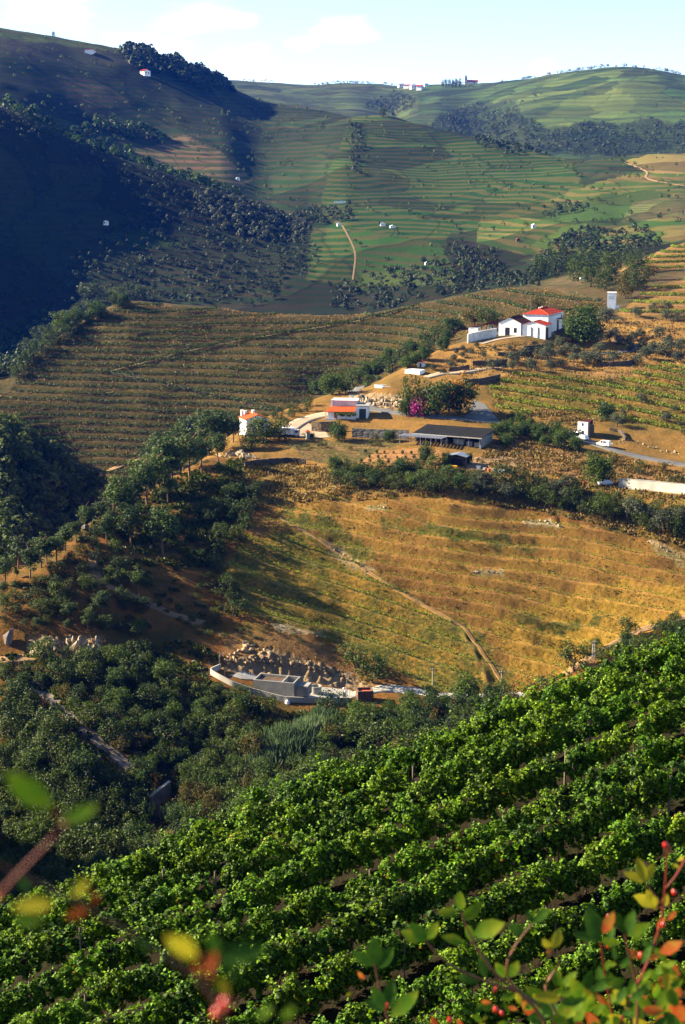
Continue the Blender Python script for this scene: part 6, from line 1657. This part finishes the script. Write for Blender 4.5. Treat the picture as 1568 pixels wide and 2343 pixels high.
# the vineyard's name in white letters on the hillside across the valley
p = pick(783, 466, 'mbase'); s = p.y / F
sg = thing('hillside_sign', 'row of white letters spelling the estate name on the far vineyard', 'sign', p)
M_LET = plain('white_letter_paint', (.85, .85, .85), .7, .03, 1)
for i, chh in enumerate('CAVADINHA'):
    cu = bpy.data.curves.new('letter', 'FONT'); cu.body = chh; cu.size = 7.0 * s; cu.extrude = .12; cu.align_x = 'CENTER'; cu.offset = .12
    cu.materials.append(M_LET)
    tmp = bpy.data.objects.new('tmp', cu); COL.objects.link(tmp)
    me_ = bpy.data.meshes.new_from_object(tmp.evaluated_get(bpy.context.evaluated_depsgraph_get())); bpy.data.objects.remove(tmp)
    o = link('letter', me_, sg, ((i - 4) * 4.0 * s, 0, .5)); o.rotation_euler = (R(75), 0, 0)

# golden blooms over the tree at the parking bay
bt_ = [o for o in TREES if 'golden blooms' in o['label']][0]
gg = np.random.default_rng(71)
cc, cn = clumped(gg, 20, 22, .44, .42, .55, cr=.10, low=-.3)
cc = cc + np.array([0, 0, .02]); cc = cc * np.array([1.06, 1.06, 1.02])
v_, f_ = leaf_cards(cc, cn, np.full(len(cc), .06), gg)
me = mesh_np('golden_blooms', v_, f_, M_GOLD); set_rnd(me, gg.uniform(0, 1, len(f_)), 4); link('blooms', me, bt_, kind='stuff')
finish_labels()

# ---------------------------------------------------------------- the wild rose right in front of the camera
def rosemat(name, a, b_, trans=.45):
    m, t, b = new_mat(name)
    n = N(t, 'ShaderNodeTexNoise'); n.inputs['Scale'].default_value = 2.2; n.inputs['Detail'].default_value = 3
    tcn = N(t, 'ShaderNodeTexCoord'); oi = N(t, 'ShaderNodeObjectInfo')
    av = N(t, 'ShaderNodeVectorMath', operation='ADD'); t.links.new(tcn.outputs['Object'], av.inputs[0]); t.links.new(oi.outputs['Location'], av.inputs[1]); t.links.new(av.outputs[0], n.inputs['Vector'])
    x = N(t, 'ShaderNodeMix', data_type='RGBA'); x.inputs[6].default_value = (*a, 1); x.inputs[7].default_value = (*b_, 1)
    r = N(t, 'ShaderNodeMapRange'); r.inputs['From Min'].default_value = .35; r.inputs['From Max'].default_value = .68; t.links.new(n.outputs['Fac'], r.inputs['Value'])
    t.links.new(r.outputs[0], x.inputs[0]); t.links.new(x.outputs[2], b.inputs['Base Color']); b.inputs['Roughness'].default_value = .65; b.inputs['Specular IOR Level'].default_value = .1
    tr = N(t, 'ShaderNodeBsdfTranslucent'); t.links.new(x.outputs[2], tr.inputs['Color'])
    ms = N(t, 'ShaderNodeMixShader'); ms.inputs[0].default_value = trans
    t.links.new(b.outputs[0], ms.inputs[1]); t.links.new(tr.outputs[0], ms.inputs[2]); t.links.new(ms.outputs[0], t.nodes['Material Output'].inputs['Surface'])
    return m
RM = {'g': rosemat('rose_leaf_green', (.05, .12, .006), (.14, .17, .008)), 'y': rosemat('rose_leaf_yellow', (.30, .25, .012), (.18, .18, .012)),
      'd': rosemat('rose_leaf_dark', (.018, .055, .006), (.045, .10, .008), .3), 'r': rosemat('rose_leaf_red', (.32, .05, .012), (.30, .15, .02))}
M_HIP = plain('rose_hip', (.36, .015, .006), .3, .1, 4, spec=.5)
M_STEM = plain('rose_stem', (.10, .035, .014), .6, .2, 20)
M_STEMR = plain('young_rose_stem', (.13, .014, .005), .5, .2, 20)
def leafmesh(name, mat, g, nar=1.0):
    st = [0, .12, .3, .5, .7, .87, 1.0]; wd = [.02, .24, .42, .46, .36, .18, .0]
    cv, fold = g.uniform(-.25, .15), g.uniform(.08, .3)
    v = []
    for s, w in zip(st, wd):
        z = cv * s * s
        ser = g.uniform(-.02, .02)
        w *= nar
        v += [(-w / 2 + ser, s, z + fold * w / 2), (0, s, z), (w / 2 + ser, s, z + fold * w / 2)]
    f = []
    for i in range(len(st) - 1):
        a = i * 3
        f += [(a, a + 1, a + 4, a + 3), (a + 1, a + 2, a + 5, a + 4)]
    return mesh_np(name, v, f, mat, smooth=True)
LM = {k: [leafmesh('rose_leaf', m_, np.random.default_rng(50 + i)) for i in range(3)] for k, m_ in RM.items()}
camR, camU, camB = Vector((1, 0, 0)), Vector((0, sP, cP)), Vector((0, -cP, sP))
rr = random.Random(3)
def P3(px, py, Y): return Vector(unproj(px, py, Y))
def bush(base, label, branches, leaves, hips, ox, oy, sc, Y0, Yj, nar=1.0):
    root = thing('rose_bush', label, 'rose bush', base)
    for pts_, r_, mt in branches:
        Yb = Y0 + rr.uniform(-Yj, Yj) * .5
        W_ = [P3(ox + x * sc, oy + y * sc, Yb) - base if y is not None else Vector((0, 0, 0)) for x, y in pts_]
        Q = []
        for a, b_ in zip(W_[:-1], W_[1:]):
            Q += [a.lerp(b_, k / 3) for k in range(3)]
        Q.append(W_[-1])
        for _ in range(2): Q = [Q[0]] + [(Q[i - 1] + 2 * Q[i] + Q[i + 1]) / 4 for i in range(1, len(Q) - 1)] + [Q[-1]]
        MB().add(tube([tuple(q_) for q_ in Q], [r_ * (.55 + .9 * k / len(Q)) for k in range(len(Q))], 6)).build('branch', mt, root, smooth=True)
    for (x0, y0, x1, y1, kd) in leaves:
        Y = Y0 + rr.uniform(-Yj, Yj)
        a, b_ = P3(ox + x0 * sc, oy + y0 * sc, Y), P3(ox + x1 * sc, oy + y1 * sc, Y)
        d = b_ - a
        L_ = d.length * rr.uniform(.82, .98)
        ax = (d.normalized() + camB * rr.uniform(-.3, .3)).normalized()
        nn = (camB + camU * rr.uniform(-.1, .7) + camR * rr.uniform(-.6, .2)).normalized()
        side = ax.cross(nn).normalized(); nn = side.cross(ax).normalized()
        o = link('leaf', rr.choice(LM[kd]), root)
        mw = Matrix((side, ax, nn)).transposed().to_4x4() @ Matrix.Diagonal((L_ * nar * rr.uniform(.85, 1.1), L_, L_, 1))
        mw.translation = a - base
        o.matrix_local = mw
    for (x, y) in hips:
        Y = Y0 + rr.uniform(-Yj, Yj)
        q_ = P3(ox + x * sc, oy + y * sc, Y) - base
        h_ = MB().add(tube([(0, 0, .0), (0, 0, .002), (0, 0, .007), (0, 0, .012), (0, 0, .0155), (0, 0, .017)], [.0008, .004, .0062, .0058, .003, .001], 10)).build('hip', M_HIP, root, q_, smooth=True)
        h_.rotation_euler = (rr.uniform(-.6, .6), rr.uniform(-.6, .6), 0); h_.scale = (.62,) * 3 if Y0 > 1 else (.35,) * 3
LV = [(1380,525,1350,405,'y'),(1380,525,1275,480,'y'),(1380,525,1428,435,'y'),(1435,635,1295,570,'y'),(1435,635,1408,565,'y'),(1470,640,1490,570,'y'),
      (535,655,548,535,'g'),(545,700,655,600,'g'),(530,665,420,660,'g'),(380,795,300,680,'d'),(380,795,250,748,'g'),(388,790,455,680,'g'),(600,765,765,688,'g'),(560,805,435,768,'g'),(600,800,560,715,'g'),
      (870,712,965,640,'d'),(870,712,842,655,'d'),(835,762,735,715,'d'),(762,962,815,868,'g'),(742,962,690,870,'g'),(145,905,28,828,'d'),(152,912,140,745,'d'),(162,922,255,778,'d'),
      (190,1112,130,1000,'d'),(205,1112,232,968,'d'),(222,1142,375,1008,'g'),(190,1112,85,1058,'d'),(655,962,640,845,'d'),(630,972,495,955,'d'),(950,832,902,758,'y'),(962,832,1003,738,'y'),(955,835,930,860,'r'),
      (1160,792,1035,760,'d'),(1172,802,1128,640,'d'),(1192,762,1255,648,'r'),(1290,762,1258,640,'d'),(1302,772,1435,700,'g'),(1302,762,1345,640,'d'),(1000,1002,948,900,'g'),(1002,1012,1085,938,'g'),(1012,1022,955,1042,'g'),
      (702,1092,605,1100,'g'),(722,1062,805,1040,'g'),(902,1062,825,1112,'g'),(942,1062,1025,1008,'y'),(1052,1062,1105,998,'g'),(1062,1092,1135,1152,'d'),(1102,1102,995,1142,'g'),(1202,902,1265,898,'g'),(1212,932,1245,992,'g'),
      (1292,1012,1250,1082,'d'),(1292,1062,1312,1135,'g'),(1422,942,1545,878,'g'),(1402,932,1475,992,'g'),(1452,852,1565,798,'r'),(1502,1012,1570,948,'g'),(1482,1102,1570,1050,'r'),(1382,1122,1298,1152,'d'),(1530,430,1570,400,'y'),(1540,460,1500,440,'y'),
      (1390,560,1440,660,'y'),(1470,690,1440,760,'r'),(1480,700,1540,650,'r'),(1360,880,1310,830,'r'),(20,1050,45,1020,'y'),(100,970,60,930,'r')]
ro_ = random.Random(12)
for _ in range(85):
    x, y = ro_.uniform(820, 1568), ro_.uniform(960, 1230)
    if x < 1100 and y < 1040: continue
    a = ro_.uniform(0, 6.28); l = ro_.uniform(80, 150)
    LV.append((x, y, x + math.cos(a) * l, y + math.sin(a) * l, ro_.choices('gydr', [4, 1.2, 3, 1.6])[0]))
for _ in range(26):
    x, y = ro_.uniform(1150, 1568), ro_.uniform(760, 1000)
    a = ro_.uniform(0, 6.28); l = ro_.uniform(50, 100)
    LV.append((x, y, x + math.cos(a) * l, y + math.sin(a) * l, ro_.choices('gydr', [3, 1.2, 3, 2])[0]))
for _ in range(90):
    x, y = ro_.uniform(250, 1568), ro_.uniform(880, 1230)
    if y < 1176 - (x - 250) * .28: continue
    a = ro_.uniform(0, 6.28); l = ro_.uniform(35, 80)
    LV.append((x, y, x + math.cos(a) * l, y + math.sin(a) * l, ro_.choices('gydr', [3, 1.2, 3.5, 2])[0]))
bR = Vector((.42, 2.15, float(ground(.42, 2.15))))
BR = [([(1488,365),(1475,560),(1462,700),(1400,900),(1310,1060),(1220,1300),(0,None)], .0019, M_STEMR), ([(955,835),(1010,900),(905,1000),(980,1120),(1050,1300),(0,None)], .0022, M_STEM),
      ([(540,660),(590,790),(700,960),(880,1080),(1000,1300),(0,None)], .0024, M_STEM), ([(145,895),(190,1112),(260,1300),(0,None)], .0022, M_STEM), ([(380,795),(470,900),(640,980),(880,1050),(1100,1300),(0,None)], .0022, M_STEM),
      ([(1290,765),(1320,900),(1360,1050),(1330,1300),(0,None)], .0022, M_STEM), ([(870,715),(760,850),(740,960),(860,1080)], .0018, M_STEM), ([(1180,800),(1200,950),(1240,1150),(1250,1320),(0,None)], .0022, M_STEMR), ([(1475,560),(1540,480),(1568,420)], .0015, M_STEMR),
      ([(1382,528),(1440,600),(1470,640)], .0014, M_STEMR), ([(1435,640),(1470,650)], .0014, M_STEMR)]
HP = [(712,1125),(680,1112),(692,1032),(500,1168),(1218,832),(1222,700),(1488,372),(735,1140),(1370,880),(1520,590),(195,1110),(1465,735)]
bush(bR, 'wild rose bush with green, yellow and red leaves and red hips, close by', BR, LV, HP, 784, 1754, .5, 2.0, .28)
bL = Vector((-.30, .80, float(ground(-.30, .80))))
LL = [(240,185,15,15,'g'),(295,252,475,158,'g'),(300,262,352,175,'g'),(245,622,-5,650,'y'),(330,585,435,485,'y'),(405,655,300,690,'r'),(430,625,455,562,'r'),(905,865,738,735,'y'),(1000,855,955,725,'d'),(1000,872,1260,848,'d'),(1010,852,1105,985,'d'),
      (930,940,990,838,'r'),(1000,962,1055,1055,'y'),(135,562,85,498,'d'),(1180,1152,1265,1078,'g'),(1292,1152,1360,1085,'g'),(10,600,-60,560,'r'),(880,900,930,960,'r'),(60,700,220,690,'g'),(620,780,700,840,'d')]
BL = [([(242,175),(290,270),(200,370),(120,450),(-40,620),(-300,1100),(0,None)], .0006, M_STEMR), ([(330,240),(290,270)], .0006, M_STEMR), ([(-60,420),(200,540),(400,645),(640,785),(850,925),(1000,1065),(1050,1250),(700,1700),(0,None)], .0008, M_STEM), ([(950,960),(920,880),(905,860)], .001, M_STEMR), ([(960,980),(1000,860)], .001, M_STEMR)]
bush(bL, 'blurred wild rose sprays reaching in very close to the lens', BL, LL, [(985,1150),(1030,1120)], 0, 1754, .5, .52, .04, .9)

# ---------------------------------------------------------------- the blue air of the valley
hz, t, b = new_mat('haze')
t.nodes.remove(b)
vol = N(t, 'ShaderNodeVolumePrincipled')
vol.inputs['Color'].default_value = (.01, .14, 1.0, 1)
vol.inputs['Density'].default_value = 0.25e-4
vol.inputs['Anisotropy'].default_value = .1
t.links.new(vol.outputs[0], t.nodes['Material Output'].inputs['Volume'])
zlo, zhi = float(ZW.min()) - 1.0, max(float(ZW.max()) + 40, CAMZ + 20)
xm, ym = float(np.abs(XG).max()) + 50, float(YG.max()) + 50
hv = [(x, y, z) for x in (-xm, xm) for y in (-60, ym) for z in (zlo, zhi)]
hf = [(0, 1, 3, 2), (4, 6, 7, 5), (0, 4, 5, 1), (2, 3, 7, 6), (0, 2, 6, 4), (1, 5, 7, 3)]
link('haze', mesh_np('haze', hv, hf, hz), kind='stuff', label='thin blue haze filling the whole valley', category='haze')
